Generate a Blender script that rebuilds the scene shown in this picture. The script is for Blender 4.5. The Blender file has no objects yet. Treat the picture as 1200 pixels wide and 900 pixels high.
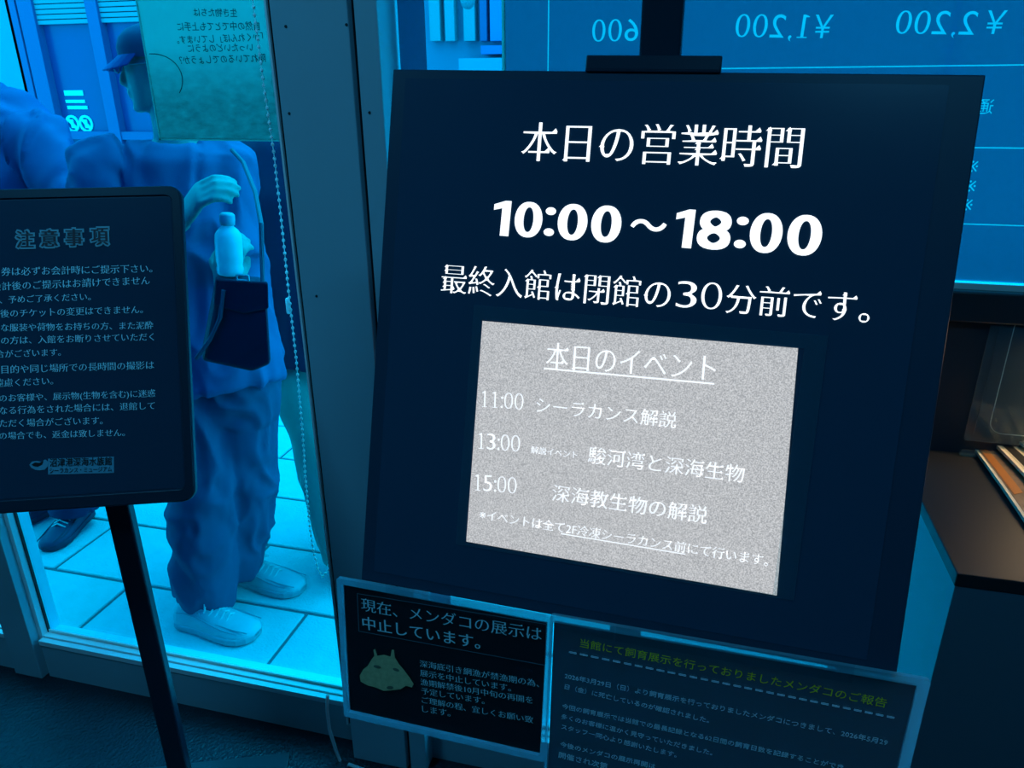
import bpy, bmesh, math, random
from mathutils import Vector, Matrix, noise
random.seed(7)
SC = bpy.context.scene
COL = SC.collection

# ------------------------------------------------------------------ camera, world, lights
F = 878.115
PITCH, YAW, ROLL = math.radians(21.57678), math.radians(-14.43996), math.radians(0.3996)
CAM = Vector((0, 0, 1.55))
_fw = Vector((math.sin(YAW)*math.cos(PITCH), math.cos(YAW)*math.cos(PITCH), -math.sin(PITCH)))
_r0 = _fw.cross(Vector((0, 0, 1))).normalized()
_d0 = _fw.cross(_r0)
RT = math.cos(ROLL)*_r0 + math.sin(ROLL)*_d0
DN = -math.sin(ROLL)*_r0 + math.cos(ROLL)*_d0
cd = bpy.data.cameras.new('camera'); cam = bpy.data.objects.new('camera', cd); COL.objects.link(cam)
up = -DN; bk = -_fw
cam.matrix_world = Matrix(((RT.x, up.x, bk.x, CAM.x), (RT.y, up.y, bk.y, CAM.y), (RT.z, up.z, bk.z, CAM.z), (0, 0, 0, 1)))
cd.sensor_width = 36; cd.lens = 36*F/1200; cd.clip_start = .02
SC.camera = cam
SC.view_settings.view_transform = 'Standard'; SC.view_settings.look = 'None'
SC.view_settings.gamma = 1; SC.view_settings.use_curve_mapping = False
SC.view_settings.exposure = 0.0
SC.cycles.transparent_max_bounces = 16
SC.cycles.max_bounces = 8

world = bpy.data.worlds.new('sky'); SC.world = world; world.use_nodes = True
_n = world.node_tree.nodes; _bg = _n['Background']
_bg.inputs['Color'].default_value = (.92, .96, 1, 1); _bg.inputs['Strength'].default_value = 4.2

def sun(name, rot, energy, angle, color):
    l = bpy.data.lights.new(name, 'SUN'); l.energy = energy; l.angle = math.radians(angle); l.color = color
    o = bpy.data.objects.new(name, l); COL.objects.link(o); o.rotation_euler = rot
    return o
sun('hazy_sun', (math.radians(-30), math.radians(10), 0), 2.6, 25, (1, .97, .9))

def area(name, loc, target, size, energy, color, parent=None, sizey=None):
    l = bpy.data.lights.new(name, 'AREA'); l.energy = energy; l.color = color; l.size = size
    if sizey: l.shape = 'RECTANGLE'; l.size_y = sizey
    o = bpy.data.objects.new(name, l); COL.objects.link(o); o.location = loc
    o.rotation_euler = (Vector(target)-Vector(loc)).to_track_quat('-Z', 'Y').to_euler()
    if parent: o.parent = parent; o.location = Vector(loc)-parent.location
    return o

# ------------------------------------------------------------------ pixel -> place
def ray(x, y): return RT*((x-600)/F) + DN*((y-450)/F) + _fw
def at(x, y, Y):
    d = ray(x, y); return CAM + d*(Y/d.y)
def onz(x, y, z):
    d = ray(x, y); return CAM + d*((z-CAM.z)/d.z)
class Plane:
    def __init__(s, o, u, v): s.o = Vector(o); s.u = Vector(u).normalized(); s.v = Vector(v).normalized(); s.n = s.u.cross(s.v)   # n points away from reader
    def uv(s, x, y):
        d = ray(x, y); t = (s.o-CAM).dot(s.n)/d.dot(s.n); P = CAM + d*t - s.o
        return Vector((P.dot(s.u), P.dot(s.v)))
    def p(s, a, b, lift=0): return s.o + s.u*a + s.v*b - s.n*lift

# ------------------------------------------------------------------ materials
MATS = {}
def mat(name, rgb, rough=.6, metal=0., spec=.5, bump=0., bscale=200., trans=None, vary=0., vscale=30., coat=0.):
    if name in MATS: return MATS[name]
    m = bpy.data.materials.new(name); m.use_nodes = True; nt = m.node_tree; b = nt.nodes['Principled BSDF']
    b.inputs['Base Color'].default_value = (*rgb, 1); b.inputs['Roughness'].default_value = rough
    b.inputs['Metallic'].default_value = metal; b.inputs['Specular IOR Level'].default_value = spec
    b.inputs['Coat Weight'].default_value = coat; b.inputs['Coat Roughness'].default_value = .08
    tc = nt.nodes.new('ShaderNodeTexCoord')
    if vary:
        no = nt.nodes.new('ShaderNodeTexNoise'); no.inputs['Scale'].default_value = vscale; no.inputs['Detail'].default_value = 5
        nt.links.new(tc.outputs['Object'], no.inputs['Vector'])
        mx = nt.nodes.new('ShaderNodeMix'); mx.data_type = 'RGBA'
        mx.inputs[6].default_value = (*[c*(1-vary) for c in rgb], 1); mx.inputs[7].default_value = (*[min(1, c*(1+vary)) for c in rgb], 1)
        nt.links.new(no.outputs['Fac'], mx.inputs[0]); nt.links.new(mx.outputs[2], b.inputs['Base Color'])
    if bump:
        no = nt.nodes.new('ShaderNodeTexNoise'); no.inputs['Scale'].default_value = bscale; no.inputs['Detail'].default_value = 4
        nt.links.new(tc.outputs['Object'], no.inputs['Vector'])
        bp = nt.nodes.new('ShaderNodeBump'); bp.inputs['Strength'].default_value = bump; bp.inputs['Distance'].default_value = .01
        nt.links.new(no.outputs['Fac'], bp.inputs['Height']); nt.links.new(bp.outputs['Normal'], b.inputs['Normal'])
    if trans:
        t = nt.nodes.new('ShaderNodeBsdfTranslucent'); t.inputs['Color'].default_value = (*trans, 1)
        ad = nt.nodes.new('ShaderNodeAddShader'); out = nt.nodes['Material Output']
        nt.links.new(b.outputs[0], ad.inputs[0]); nt.links.new(t.outputs[0], ad.inputs[1]); nt.links.new(ad.outputs[0], out.inputs[0])
    MATS[name] = m; return m
def emit(name, rgb, strength=1., grain=0.):
    m = bpy.data.materials.new(name); m.use_nodes = True; nt = m.node_tree; b = nt.nodes['Principled BSDF']
    b.inputs['Base Color'].default_value = (*rgb, 1); b.inputs['Roughness'].default_value = .5; b.inputs['Specular IOR Level'].default_value = .2
    b.inputs['Emission Color'].default_value = (*rgb, 1); b.inputs['Emission Strength'].default_value = strength
    if grain:
        tc = nt.nodes.new('ShaderNodeTexCoord'); no = nt.nodes.new('ShaderNodeTexNoise'); no.inputs['Scale'].default_value = 700; no.inputs['Detail'].default_value = 3
        cr = nt.nodes.new('ShaderNodeValToRGB'); cr.color_ramp.elements[0].position = .36; cr.color_ramp.elements[1].position = .66
        cr.color_ramp.elements[0].color = (*[c*(1-grain) for c in rgb], 1); cr.color_ramp.elements[1].color = (*[c*(1+grain) for c in rgb], 1)
        nt.links.new(tc.outputs['Object'], no.inputs['Vector']); nt.links.new(no.outputs['Fac'], cr.inputs[0])
        nt.links.new(cr.outputs[0], b.inputs['Emission Color']); b.inputs['Base Color'].default_value = (*[c*.3 for c in rgb], 1)
    MATS[name] = m; return m
def clear(name, tint, gloss=.05, rough=.02, diffuse=0., dcol=(.5, .7, .8)):
    m = bpy.data.materials.new(name); m.use_nodes = True; nt = m.node_tree; nt.nodes.clear()
    out = nt.nodes.new('ShaderNodeOutputMaterial'); t = nt.nodes.new('ShaderNodeBsdfTransparent'); t.inputs[0].default_value = (*tint, 1)
    g = nt.nodes.new('ShaderNodeBsdfGlossy'); g.inputs['Roughness'].default_value = rough
    lw = nt.nodes.new('ShaderNodeLayerWeight'); lw.inputs['Blend'].default_value = .5
    pw = nt.nodes.new('ShaderNodeMath'); pw.operation = 'POWER'; pw.inputs[1].default_value = 5; nt.links.new(lw.outputs['Facing'], pw.inputs[0])
    fr = nt.nodes.new('ShaderNodeMath'); fr.operation = 'MULTIPLY_ADD'; fr.inputs[1].default_value = .7; fr.inputs[2].default_value = gloss*.5; nt.links.new(pw.outputs[0], fr.inputs[0])
    mx = nt.nodes.new('ShaderNodeMixShader'); nt.links.new(fr.outputs[0], mx.inputs[0]); nt.links.new(t.outputs[0], mx.inputs[1]); nt.links.new(g.outputs[0], mx.inputs[2])
    last = mx
    if diffuse:
        d = nt.nodes.new('ShaderNodeBsdfTranslucent'); d.inputs[0].default_value = (*dcol, 1)
        d2 = nt.nodes.new('ShaderNodeBsdfDiffuse'); d2.inputs[0].default_value = (*dcol, 1)
        dm = nt.nodes.new('ShaderNodeMixShader'); nt.links.new(d.outputs[0], dm.inputs[1]); nt.links.new(d2.outputs[0], dm.inputs[2])
        m2 = nt.nodes.new('ShaderNodeMixShader'); m2.inputs[0].default_value = diffuse
        nt.links.new(mx.outputs[0], m2.inputs[1]); nt.links.new(dm.outputs[0], m2.inputs[2]); last = m2
    nt.links.new(last.outputs[0], out.inputs[0]); MATS[name] = m; return m
def sheet(name, tr, df, noise_amt=0., nscale=20.):
    """thin film or paper that lets light through (translucent) and also scatters it back (diffuse)"""
    m = bpy.data.materials.new(name); m.use_nodes = True; nt = m.node_tree; nt.nodes.clear()
    out = nt.nodes.new('ShaderNodeOutputMaterial'); t = nt.nodes.new('ShaderNodeBsdfTranslucent'); d = nt.nodes.new('ShaderNodeBsdfDiffuse')
    t.inputs[0].default_value = (*tr, 1); d.inputs[0].default_value = (*df, 1)
    if noise_amt:
        tc = nt.nodes.new('ShaderNodeTexCoord'); mp = nt.nodes.new('ShaderNodeMapping'); mp.inputs['Scale'].default_value = (1, 1, 2.2)
        no = nt.nodes.new('ShaderNodeTexNoise'); no.inputs['Scale'].default_value = nscale; no.inputs['Detail'].default_value = 8; no.inputs['Roughness'].default_value = .65
        nt.links.new(tc.outputs['Object'], mp.inputs[0]); nt.links.new(mp.outputs[0], no.inputs['Vector'])
        sp = nt.nodes.new('ShaderNodeSeparateXYZ'); nt.links.new(tc.outputs['Object'], sp.inputs[0])
        rg = nt.nodes.new('ShaderNodeMapRange'); rg.inputs[1].default_value = .02; rg.inputs[2].default_value = -.12; nt.links.new(sp.outputs['Z'], rg.inputs[0])
        mul = nt.nodes.new('ShaderNodeMath'); mul.operation = 'MULTIPLY'; nt.links.new(no.outputs['Fac'], mul.inputs[0]); nt.links.new(rg.outputs[0], mul.inputs[1])
        cr = nt.nodes.new('ShaderNodeValToRGB'); cr.color_ramp.elements[0].position = .1; cr.color_ramp.elements[1].position = .75
        cr.color_ramp.elements[0].color = (*tr, 1); cr.color_ramp.elements[1].color = (*[c*(1-noise_amt) for c in tr], 1)
        nt.links.new(mul.outputs[0], cr.inputs[0]); nt.links.new(cr.outputs[0], t.inputs[0])
    ad = nt.nodes.new('ShaderNodeAddShader'); nt.links.new(t.outputs[0], ad.inputs[0]); nt.links.new(d.outputs[0], ad.inputs[1]); nt.links.new(ad.outputs[0], out.inputs[0])
    MATS[name] = m; return m

M_frame = mat('painted_aluminium', (.34, .50, .55), .45, 0, .4)
M_framelight = mat('sill_aluminium', (.88, .92, .92), .3, 0, .7)
M_pillar = mat('pillar_panel', (.36, .52, .58), .5, 0, .35, vary=.04, vscale=4)
M_gasket = mat('black_gasket', (.02, .025, .03), .6)
M_dark = mat('dark_wall_paint', (.10, .12, .14), .8)
M_black = mat('black_metal', (.012, .026, .045), .36, 0, .28)
M_board = mat('black_acrylic_face', (.022, .060, .105), .22, 0, .5)
M_boardrim = mat('black_board_rim', (.018, .046, .080), .4, 0, .28)
M_white = emit('backlit_white', (1, .99, .97), 1.15)
M_paper = emit('backlit_paper', (.50, .50, .505), 1.0, .32)
M_paperwhite = emit('backlit_white_print', (1, 1, 1), 1.0)
M_glass = clear('blue_tinted_glass', (.0, .71, .985))
M_acryl = clear('clear_acrylic', (.80, .93, .95), diffuse=.10)
M_acrylrim = clear('acrylic_rim', (.75, .93, .95), diffuse=.45, dcol=(.35, .75, .85))
M_tape = clear('clear_tape', (.85, .93, .95), rough=.25, diffuse=.035)
M_ink = mat('pale_blue_print', (.62, .95, 1.0), .7)
M_ink2 = sheet('pale_print_lets_light_through', (.95, 1, 1), (.8, 1, 1))
M_green = sheet('olive_print', (.5, .45, .01), (.95, .72, .02))
M_maroon = mat('dark_red_print', (.05, .012, .02), .6)
M_darkprint = mat('black_print', (.008, .010, .014), .55, 0, .3)
M_skin = mat('skin', (.52, .42, .36), .55)
M_hair = mat('dark_hair', (.03, .03, .035), .6)

# ------------------------------------------------------------------ mesh building
class MB:
    def __init__(s): s.v = []; s.f = []
    def add(s, vs, fs):
        o = len(s.v); s.v += [tuple(v) for v in vs]; s.f += [tuple(i+o for i in f) for f in fs]; return s
    def box(s, a, b):
        x0, y0, z0 = a; x1, y1, z1 = b
        return s.obox(Vector((x0, y0, z0)), Vector((x1-x0, 0, 0)), Vector((0, y1-y0, 0)), Vector((0, 0, z1-z0)))
    def obox(s, o, ex, ey, ez):
        o = Vector(o)
        vs = [o, o+ex, o+ex+ey, o+ey, o+ez, o+ex+ez, o+ex+ey+ez, o+ey+ez]
        return s.add(vs, [(0, 3, 2, 1), (4, 5, 6, 7), (0, 1, 5, 4), (1, 2, 6, 5), (2, 3, 7, 6), (3, 0, 4, 7)])
    def prism(s, pts, ext):
        n = len(pts); e = Vector(ext); vs = [Vector(p) for p in pts]+[Vector(p)+e for p in pts]
        fs = [tuple(range(n-1, -1, -1)), tuple(range(n, 2*n))]+[(i, (i+1) % n, n+(i+1) % n, n+i) for i in range(n)]
        return s.add(vs, fs)
    def loft(s, secs, n=14, ref=(0, -1, 0), dome=True):
        """secs: (pos, rx, ry): ellipse sections along a path, ry along ref, rx across"""
        P = [Vector(q[0]) for q in secs]; ref = Vector(ref); rings = []
        def ring(c, t, rx, ry):
            b = (ref - t*ref.dot(t))
            if b.length < 1e-4: b = Vector((1, 0, 0)) - t*t.x
            b.normalize(); a = t.cross(b)
            return [c + a*(rx*math.cos(2*math.pi*k/n)) + b*(ry*math.sin(2*math.pi*k/n)) for k in range(n)]
        T = []
        for i in range(len(P)):
            t = (P[min(i+1, len(P)-1)]-P[max(i-1, 0)]).normalized(); T.append(t)
        if dome:
            r = min(secs[0][1], secs[0][2])
            for k in (.95, .7, .38): rings.append(ring(P[0]-T[0]*r*.8*k, T[0], secs[0][1]*math.sqrt(1-k*k), secs[0][2]*math.sqrt(1-k*k)))
        for i in range(len(P)): rings.append(ring(P[i], T[i], secs[i][1], secs[i][2]))
        if dome:
            r = min(secs[-1][1], secs[-1][2])
            for k in (.38, .7, .95): rings.append(ring(P[-1]+T[-1]*r*.8*k, T[-1], secs[-1][1]*math.sqrt(1-k*k), secs[-1][2]*math.sqrt(1-k*k)))
        m = len(rings); vs = [v for r_ in rings for v in r_]
        fs = [(i*n+k, i*n+(k+1) % n, (i+1)*n+(k+1) % n, (i+1)*n+k) for i in range(m-1) for k in range(n)]
        fs += [tuple(range(n-1, -1, -1)), tuple((m-1)*n+k for k in range(n))]
        return s.add(vs, fs)
    def tube(s, pts, r, n=10): return s.loft([(p, r, r) for p in pts], n, (0.3, .2, .93), dome=False)
    def ball(s, c, rx, ry, rz, n=12, m=8):
        c = Vector(c); vs = [c+Vector((0, 0, -rz))]; 
        for i in range(1, m):
            th = math.pi*i/m - math.pi/2
            for k in range(n):
                ph = 2*math.pi*k/n; vs.append(c+Vector((rx*math.cos(th)*math.cos(ph), ry*math.cos(th)*math.sin(ph), rz*math.sin(th))))
        vs.append(c+Vector((0, 0, rz))); L = len(vs)-1
        fs = [(0, 1+(k+1) % n, 1+k) for k in range(n)]+[(L, 1+(m-2)*n+k, 1+(m-2)*n+(k+1) % n) for k in range(n)]
        fs += [(1+i*n+k, 1+i*n+(k+1) % n, 1+(i+1)*n+(k+1) % n, 1+(i+1)*n+k) for i in range(m-2) for k in range(n)]
        return s.add(vs, fs)
    def build(s, name, m, parent=None, smooth=False, bevel=0., segs=2):
        me = bpy.data.meshes.new(name); me.from_pydata(s.v, [], s.f); me.update()
        return finish(me, name, m, parent, smooth, bevel, segs)
def finish(me, name, m, parent=None, smooth=False, bevel=0., segs=2):
    bm = bmesh.new(); bm.from_mesh(me); bmesh.ops.recalc_face_normals(bm, faces=bm.faces)
    if bevel:
        es = [e for e in bm.edges if len(e.link_faces) == 2 and e.calc_face_angle(0) > .6]
        bmesh.ops.bevel(bm, geom=es, offset=bevel, segments=segs, affect='EDGES', profile=.5)
    # own local origin at the middle of the piece (unless it belongs to a placed thing)
    cs = [v.co for v in bm.verts]
    lo = Vector((min(c[i] for c in cs) for i in range(3))); hi = Vector((max(c[i] for c in cs) for i in range(3)))
    org = (lo+hi)/2
    for v in bm.verts: v.co -= org
    bm.to_mesh(me); bm.free()
    me.materials.append(m)
    if smooth:
        for p in me.polygons: p.use_smooth = True
    o = bpy.data.objects.new(name, me); COL.objects.link(o); o.location = org
    if parent: setparent(o, parent)
    return o
def wloc(o):
    l = Vector(o.location)
    while o.parent: o = o.parent; l += Vector(o.location)
    return l
def setparent(o, p):
    o.location = Vector(o.location) - wloc(p); o.parent = p
def thing(name, label, cat, loc, group=None):
    o = bpy.data.objects.new(name, None); COL.objects.link(o); o.location = loc; o.empty_display_size = .05
    return tag(o, label, cat, group)
def tag(o, label, cat, group=None):
    o['label'] = label; o['category'] = cat
    if group: o['group'] = group
    return o
def struct(o): o['kind'] = 'structure'; return o

def remeshed(mb, voxel, smooth_it=4, folds=0., fscale=(9, 9, 4), seed=0):
    """union of overlapping closed shapes as one continuous surface, with cloth folds"""
    me = bpy.data.meshes.new('tmp'); me.from_pydata(mb.v, [], mb.f); me.update()
    bm = bmesh.new(); bm.from_mesh(me); bmesh.ops.recalc_face_normals(bm, faces=bm.faces); bm.to_mesh(me); bm.free()
    o = bpy.data.objects.new('tmp', me); COL.objects.link(o)
    r = o.modifiers.new('r', 'REMESH'); r.mode = 'VOXEL'; r.voxel_size = voxel
    if smooth_it:
        s = o.modifiers.new('s', 'SMOOTH'); s.iterations = smooth_it; s.factor = .5
    dg = bpy.context.evaluated_depsgraph_get(); dg.update()
    out = bpy.data.meshes.new_from_object(o.evaluated_get(dg))
    bpy.data.objects.remove(o)
    if folds:
        ns = [v.normal.copy() for v in out.vertices]
        for v, n in zip(out.vertices, ns):
            q = Vector((v.co.x*fscale[0]+seed, v.co.y*fscale[1], v.co.z*fscale[2]))
            q = q + Vector((noise.noise(q*.7), noise.noise(q*.7+Vector((5, 5, 5))), noise.noise(q*.7+Vector((9, 1, 3)))))*.8
            d = (1-abs(noise.noise(q))*2.2) + .4*noise.noise(q*2.3)
            v.co += n*folds*d
    return out

# ------------------------------------------------------------------ lettering
def glyph_mesh(s, ex=0., ey=0., res=3):
    """text as a flat mesh; the strokes are widened by ex sideways and ey up and down (em units)"""
    c = bpy.data.curves.new('t', 'FONT'); c.body = s; c.resolution_u = res; c.size = 1
    o = bpy.data.objects.new('t', c); COL.objects.link(o)
    dg = bpy.context.evaluated_depsgraph_get(); dg.update()
    me = bpy.data.meshes.new_from_object(o.evaluated_get(dg)); bpy.data.objects.remove(o)
    bm = bmesh.new(); bm.from_mesh(me); bpy.data.meshes.remove(me)
    bmesh.ops.remove_doubles(bm, verts=bm.verts, dist=1e-5)
    off = {}; ends = []
    if ey < -.008:
        for e in bm.edges:                       # right-hand ends of horizontal strokes carry the small triangle of a book face
            if len(e.link_faces) == 1:
                p, q = e.verts[0].co, e.verts[1].co
                if abs(p.x-q.x) < .006 and .045 < abs(p.y-q.y) < .085:
                    c_ = e.link_faces[0].calc_center_median()
                    if c_.x < p.x-.004: ends.append((max(p.x, q.x), max(p.y, q.y)))
    for v in bm.verts:
        n = Vector((0, 0))
        for e in v.link_edges:
            if len(e.link_faces) == 1:
                f = e.link_faces[0]; d = (e.verts[1].co-e.verts[0].co).to_2d()
                if d.length < 1e-9: continue
                nn = Vector((d.y, -d.x)).normalized()
                mid = (e.verts[0].co+e.verts[1].co)/2; cen = f.calc_center_median()
                if nn.dot((cen-mid).to_2d()) > 0: nn = -nn
                n += nn
        if n.length > 1e-6:
            nx = max(-1, min(1, n.x)); ny = max(-1, min(1, n.y)); off[v] = Vector((nx*ex, ny*ey, 0))
    for v, d in off.items(): v.co += d
    for x, y in ends:
        bm.faces.new([bm.verts.new((x-.125, y+ey-.004, 0)), bm.verts.new((x+.018, y+ey-.004, 0)), bm.verts.new((x-.030, y+.062, 0))])
    return bm
SERIF = (.006, -.019); BOLD = (.012, .010); SANS = (0, 0); SERIFB = (.02, -.004)
def digit_mesh(s, side, top, serif=False, adv=.56, w=.46, h=.72):
    """figures with their own drawn 0 and 1; side / top: stroke widths of uprights and of crossings"""
    out = bmesh.new(); x = 0
    def poly(pts): out.faces.new([out.verts.new((p[0], p[1], 0)) for p in pts])
    for c in s:
        if c == '0':
            n = 32
            def el(a, b, e): return [(x+w/2+a*math.copysign(abs(math.cos(t))**e, math.cos(t)), h/2+b*math.sin(t)) for t in [2*math.pi*k/n for k in range(n)]]
            O_, I_ = el(w/2, h/2, .88), el(w/2-side, h/2-top, .9)
            vo = [out.verts.new((*q, 0)) for q in O_]; vi = [out.verts.new((*q, 0)) for q in I_]
            for k in range(n): out.faces.new((vo[k], vo[(k+1) % n], vi[(k+1) % n], vi[k]))
            x += adv
        elif c == '1':
            xr = x+w*.68 if not serif else x+w*.62; xl = xr-side
            if serif: poly([(xl-.11, 0), (xr+.11, 0), (xr+.11, top*.8), (xr, top*.8), (xr, h), (xl+side*.3, h), (xl-.11, h-.055), (xl-.11, h-.08), (xl, h-.085), (xl, top*.8), (xl-.11, top*.8)])
            else: poly([(xl, 0), (xr, 0), (xr, h), (xl+side*.35, h), (xl-.14, h-.085), (xl-.14, h-.20), (xl, h-.155)])
            x += adv if serif else adv*.93
        elif c == ':':
            r_ = max(side*.50, .055)
            for yc in (r_, h*.66): poly([(x+.02+r_+r_*math.cos(t), yc+r_*math.sin(t)) for t in [2*math.pi*k/16 for k in range(16)]])
            x += r_*2+.09
        elif c == '※':
            a_, b_ = .36, .035
            pts = []
            for k in range(4):
                t = math.radians(45+90*k); d = (math.cos(t), math.sin(t)); n_ = (-d[1], d[0])
                pts += [(x+.36+d[0]*a_-n_[0]*b_, .36+d[1]*a_-n_[1]*b_), (x+.36+d[0]*a_+n_[0]*b_, .36+d[1]*a_+n_[1]*b_), (x+.36+b_*1.414*math.cos(t+math.pi/4), .36+b_*1.414*math.sin(t+math.pi/4))]
            poly(pts)
            for k in range(4):
                t = math.radians(90*k); poly([(x+.36+.24*math.cos(t)+.055*math.cos(q), .36+.24*math.sin(t)+.055*math.sin(q)) for q in [2*math.pi*j/10 for j in range(10)]])
            x += .75
        else:
            bm = glyph_mesh(c, (side-.122 if side > .1 else .0), (top-.092 if top > .09 else (-.004 if side > .08 else -.018)), 6)
            xs = [v.co.x for v in bm.verts]; ys = [v.co.y for v in bm.verts]; x0, x1, y0, y1 = min(xs), max(xs), min(ys), max(ys)
            sy = h/(y1-y0); wd = w; yo = 0; a_ = adv
            if c == ',': sy = .8; wd = (x1-x0)*.8; yo = -.11; a_ = .24
            mp = {v: out.verts.new((x+(v.co.x-x0)*wd/(x1-x0), yo+(v.co.y-y0)*sy, 0)) for v in bm.verts}
            for f in bm.faces: out.faces.new([mp[v] for v in f.verts])
            bm.free(); x += a_
    return out
def line_bm(s, pl, L, Rr, hpx=None, style=SERIF, lift=.0006, res=3):
    """fit a line of writing between two spots of plane pl (middle of its left and of its right end)"""
    bm = digit_mesh(s, *style[1:]) if style[0] == 'figures' else glyph_mesh(s, *style, res=res)
    xs = [v.co.x for v in bm.verts]; ys = [v.co.y for v in bm.verts]; x0, x1, y0, y1 = min(xs), max(xs), min(ys), max(ys)
    a = pl.uv(*L); b = pl.uv(*Rr); e = (b-a); w = e.length; e.normalize(); nrm = Vector((-e.y, e.x))
    sx = w/(x1-x0); ym = .35
    sy = sx
    if hpx:
        mx, my = (L[0]+Rr[0])/2, (L[1]+Rr[1])/2
        hh = (pl.uv(mx, my+hpx/2)-pl.uv(mx, my-hpx/2)).length; sy = hh/(y1-y0); ym = (y0+y1)/2
    for v in bm.verts:
        q = a + e*((v.co.x-x0)*sx) - nrm*((v.co.y-ym)*sy)
        v.co = pl.p(q.x, q.y, lift)
    return bm
def write(s, pl, L, Rr, parent, m, hpx=None, style=SERIF, lift=.0006, name='lettering', res=3, label=None):
    bm = line_bm(s, pl, L, Rr, hpx, style, lift, res)
    me = bpy.data.meshes.new(name); bm.to_mesh(me); bm.free()
    o = finish(me, name, m, parent)
    if label: o['label'] = label
    return o
def bar(pl, L, Rr, th, parent, m, lift=.0006, name='rule'):
    a = pl.uv(*L); b = pl.uv(*Rr); e = (b-a).normalized(); n = Vector((-e.y, e.x))*th/2
    mb = MB(); q = [a-n, b-n, b+n, a+n]; mb.add([pl.p(*k, lift) for k in q], [(0, 1, 2, 3)])
    return mb.build(name, m, parent)
def loops_of(bm):
    """boundary outlines of a flat mesh"""
    be = [e for e in bm.edges if len(e.link_faces) == 1]; adj = {}
    for e in be:
        for v in e.verts: adj.setdefault(v, []).append(e)
    used = set(); out = []
    for e in be:
        if e in used: continue
        lp = [e.verts[0]]; cur = e.verts[1]; used.add(e)
        while cur is not lp[0]:
            lp.append(cur); nx = [k for k in adj[cur] if k not in used]
            if not nx: break
            used.add(nx[0]); cur = nx[0].other_vert(cur)
        out.append([v.co.copy() for v in lp])
    return out
def cut_sheet(pl, rect, holes, lift):
    """flat sheet with letter-shaped openings"""
    c = bpy.data.curves.new('c', 'CURVE'); c.dimensions = '2D'; c.fill_mode = 'BOTH'
    def sp(pts):
        s = c.splines.new('POLY'); s.points.add(len(pts)-1); s.use_cyclic_u = True
        for k, q in enumerate(pts): s.points[k].co = (q[0], q[1], 0, 1)
    sp(rect)
    for h in holes: sp([((q-pl.o).dot(pl.u), (q-pl.o).dot(pl.v)) for q in h])
    o = bpy.data.objects.new('c', c); COL.objects.link(o)
    dg = bpy.context.evaluated_depsgraph_get(); dg.update()
    me = bpy.data.meshes.new_from_object(o.evaluated_get(dg)); bpy.data.objects.remove(o)
    for v in me.vertices: v.co = pl.p(v.co.x, v.co.y, lift)
    return me
def rrect(w, h, r, n=6, x0=0, y0=0):
    pts = []
    for cx, cy, a0 in ((w-r, r, -90), (w-r, h-r, 0), (r, h-r, 90), (r, r, 180)):
        for k in range(n+1):
            a = math.radians(a0+90*k/n); pts.append((x0+cx+r*math.cos(a), y0+cy+r*math.sin(a)))
    return pts
def slab(pl, pts, t, lift=0):
    """prism whose front face lies on the plane, thickness t backwards"""
    return MB().prism([pl.p(a, b, lift) for a, b in pts], pl.n*t)
def ring_slab(pl, outer, inner, t, lift=0):
    n = len(outer); mb = MB()
    vs = [pl.p(*q, lift) for q in outer]+[pl.p(*q, lift) for q in inner]; vs += [v+pl.n*t for v in vs]
    fs = []
    for i in range(n):
        j = (i+1) % n
        fs += [(i, j, n+j, n+i), (2*n+i, 3*n+i, 3*n+j, 2*n+j), (i, 2*n+i, 2*n+j, j), (n+i, n+j, 3*n+j, 3*n+i)]
    return mb.add(vs, fs)

# ------------------------------------------------------------------ the room
GY = 1.34                                    # glass line
XL, XR, YB, ZC = -2.75, 2.0, -2.2, 2.65
M_floor = mat('glossy_dark_floor', (.016, .026, .038), .15, 0, .32, bump=.6, bscale=120, vary=.25, vscale=8)
struct(MB().box((XL, YB, -.08), (XR, 1.37, 0)).build('floor', M_floor))
struct(MB().box((XL-.1, YB-.1, ZC), (XR+.1, 1.40, ZC+.1)).build('ceiling', M_dark))
struct(MB().box((XL-.1, YB-.1, -.08), (XL, 1.40, ZC)).build('wall_left', M_dark))
struct(MB().box((XR, YB-.1, -.08), (XR+.1, 1.40, ZC)).build('wall_right', M_dark))
struct(MB().box((XL, YB-.1, -.08), (XR, YB, ZC)).build('wall_back', M_dark))
struct(MB().box((XL, 1.30, 2.35), (XR, 1.40, ZC)).build('wall_front', M_dark))
XP0, XP1 = -.735, -.545                      # pillar
XM0, XM1 = -1.775, -1.700                    # mullion on the left
XW = .335                                    # where the low wall begins
ZS = 1.245                                   # its sill

def bottom_rail(x0, x1, name):
    t = bpy.data.objects.new(name, None); COL.objects.link(t); t.location = ((x0+x1)/2, GY, 0); struct(t)
    MB().box((x0, 1.300, 0), (x1, 1.372, .112)).build('rail', M_frame, t)
    sill = MB()
    sill.box((x0, 1.296, .112), (x1, 1.311, .127)); sill.box((x0, 1.314, .112), (x1, 1.330, .131))
    sill.build('sill_channel', M_framelight, t)
    MB().box((x0, 1.331, .112), (x1, 1.335, .139)).build('glazing_bead', mat('pale_glazing_bead', (.9, .9, .85), .25), t)
    MB().box((x0, 1.346, .112), (x1, 1.372, .124)).build('outer_ledge', M_framelight, t)
    MB().box((x0, GY-.003, .12), (x1, GY+.003, 2.35)).build('pane', M_glass, t)
    return t
bottom_rail(XL, XM0-.02, 'window_1')
bottom_rail(XM1, XP0+.02, 'window_2')
w3 = bottom_rail(XP1-.02, XW, 'window_3')
w4 = bpy.data.objects.new('window_4', None); COL.objects.link(w4); w4.location = ((XW+XR)/2, GY, ZS); struct(w4)
MB().box((XW, GY-.003, ZS-.01), (XR, GY+.003, 2.35)).build('pane', M_glass, w4)
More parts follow.
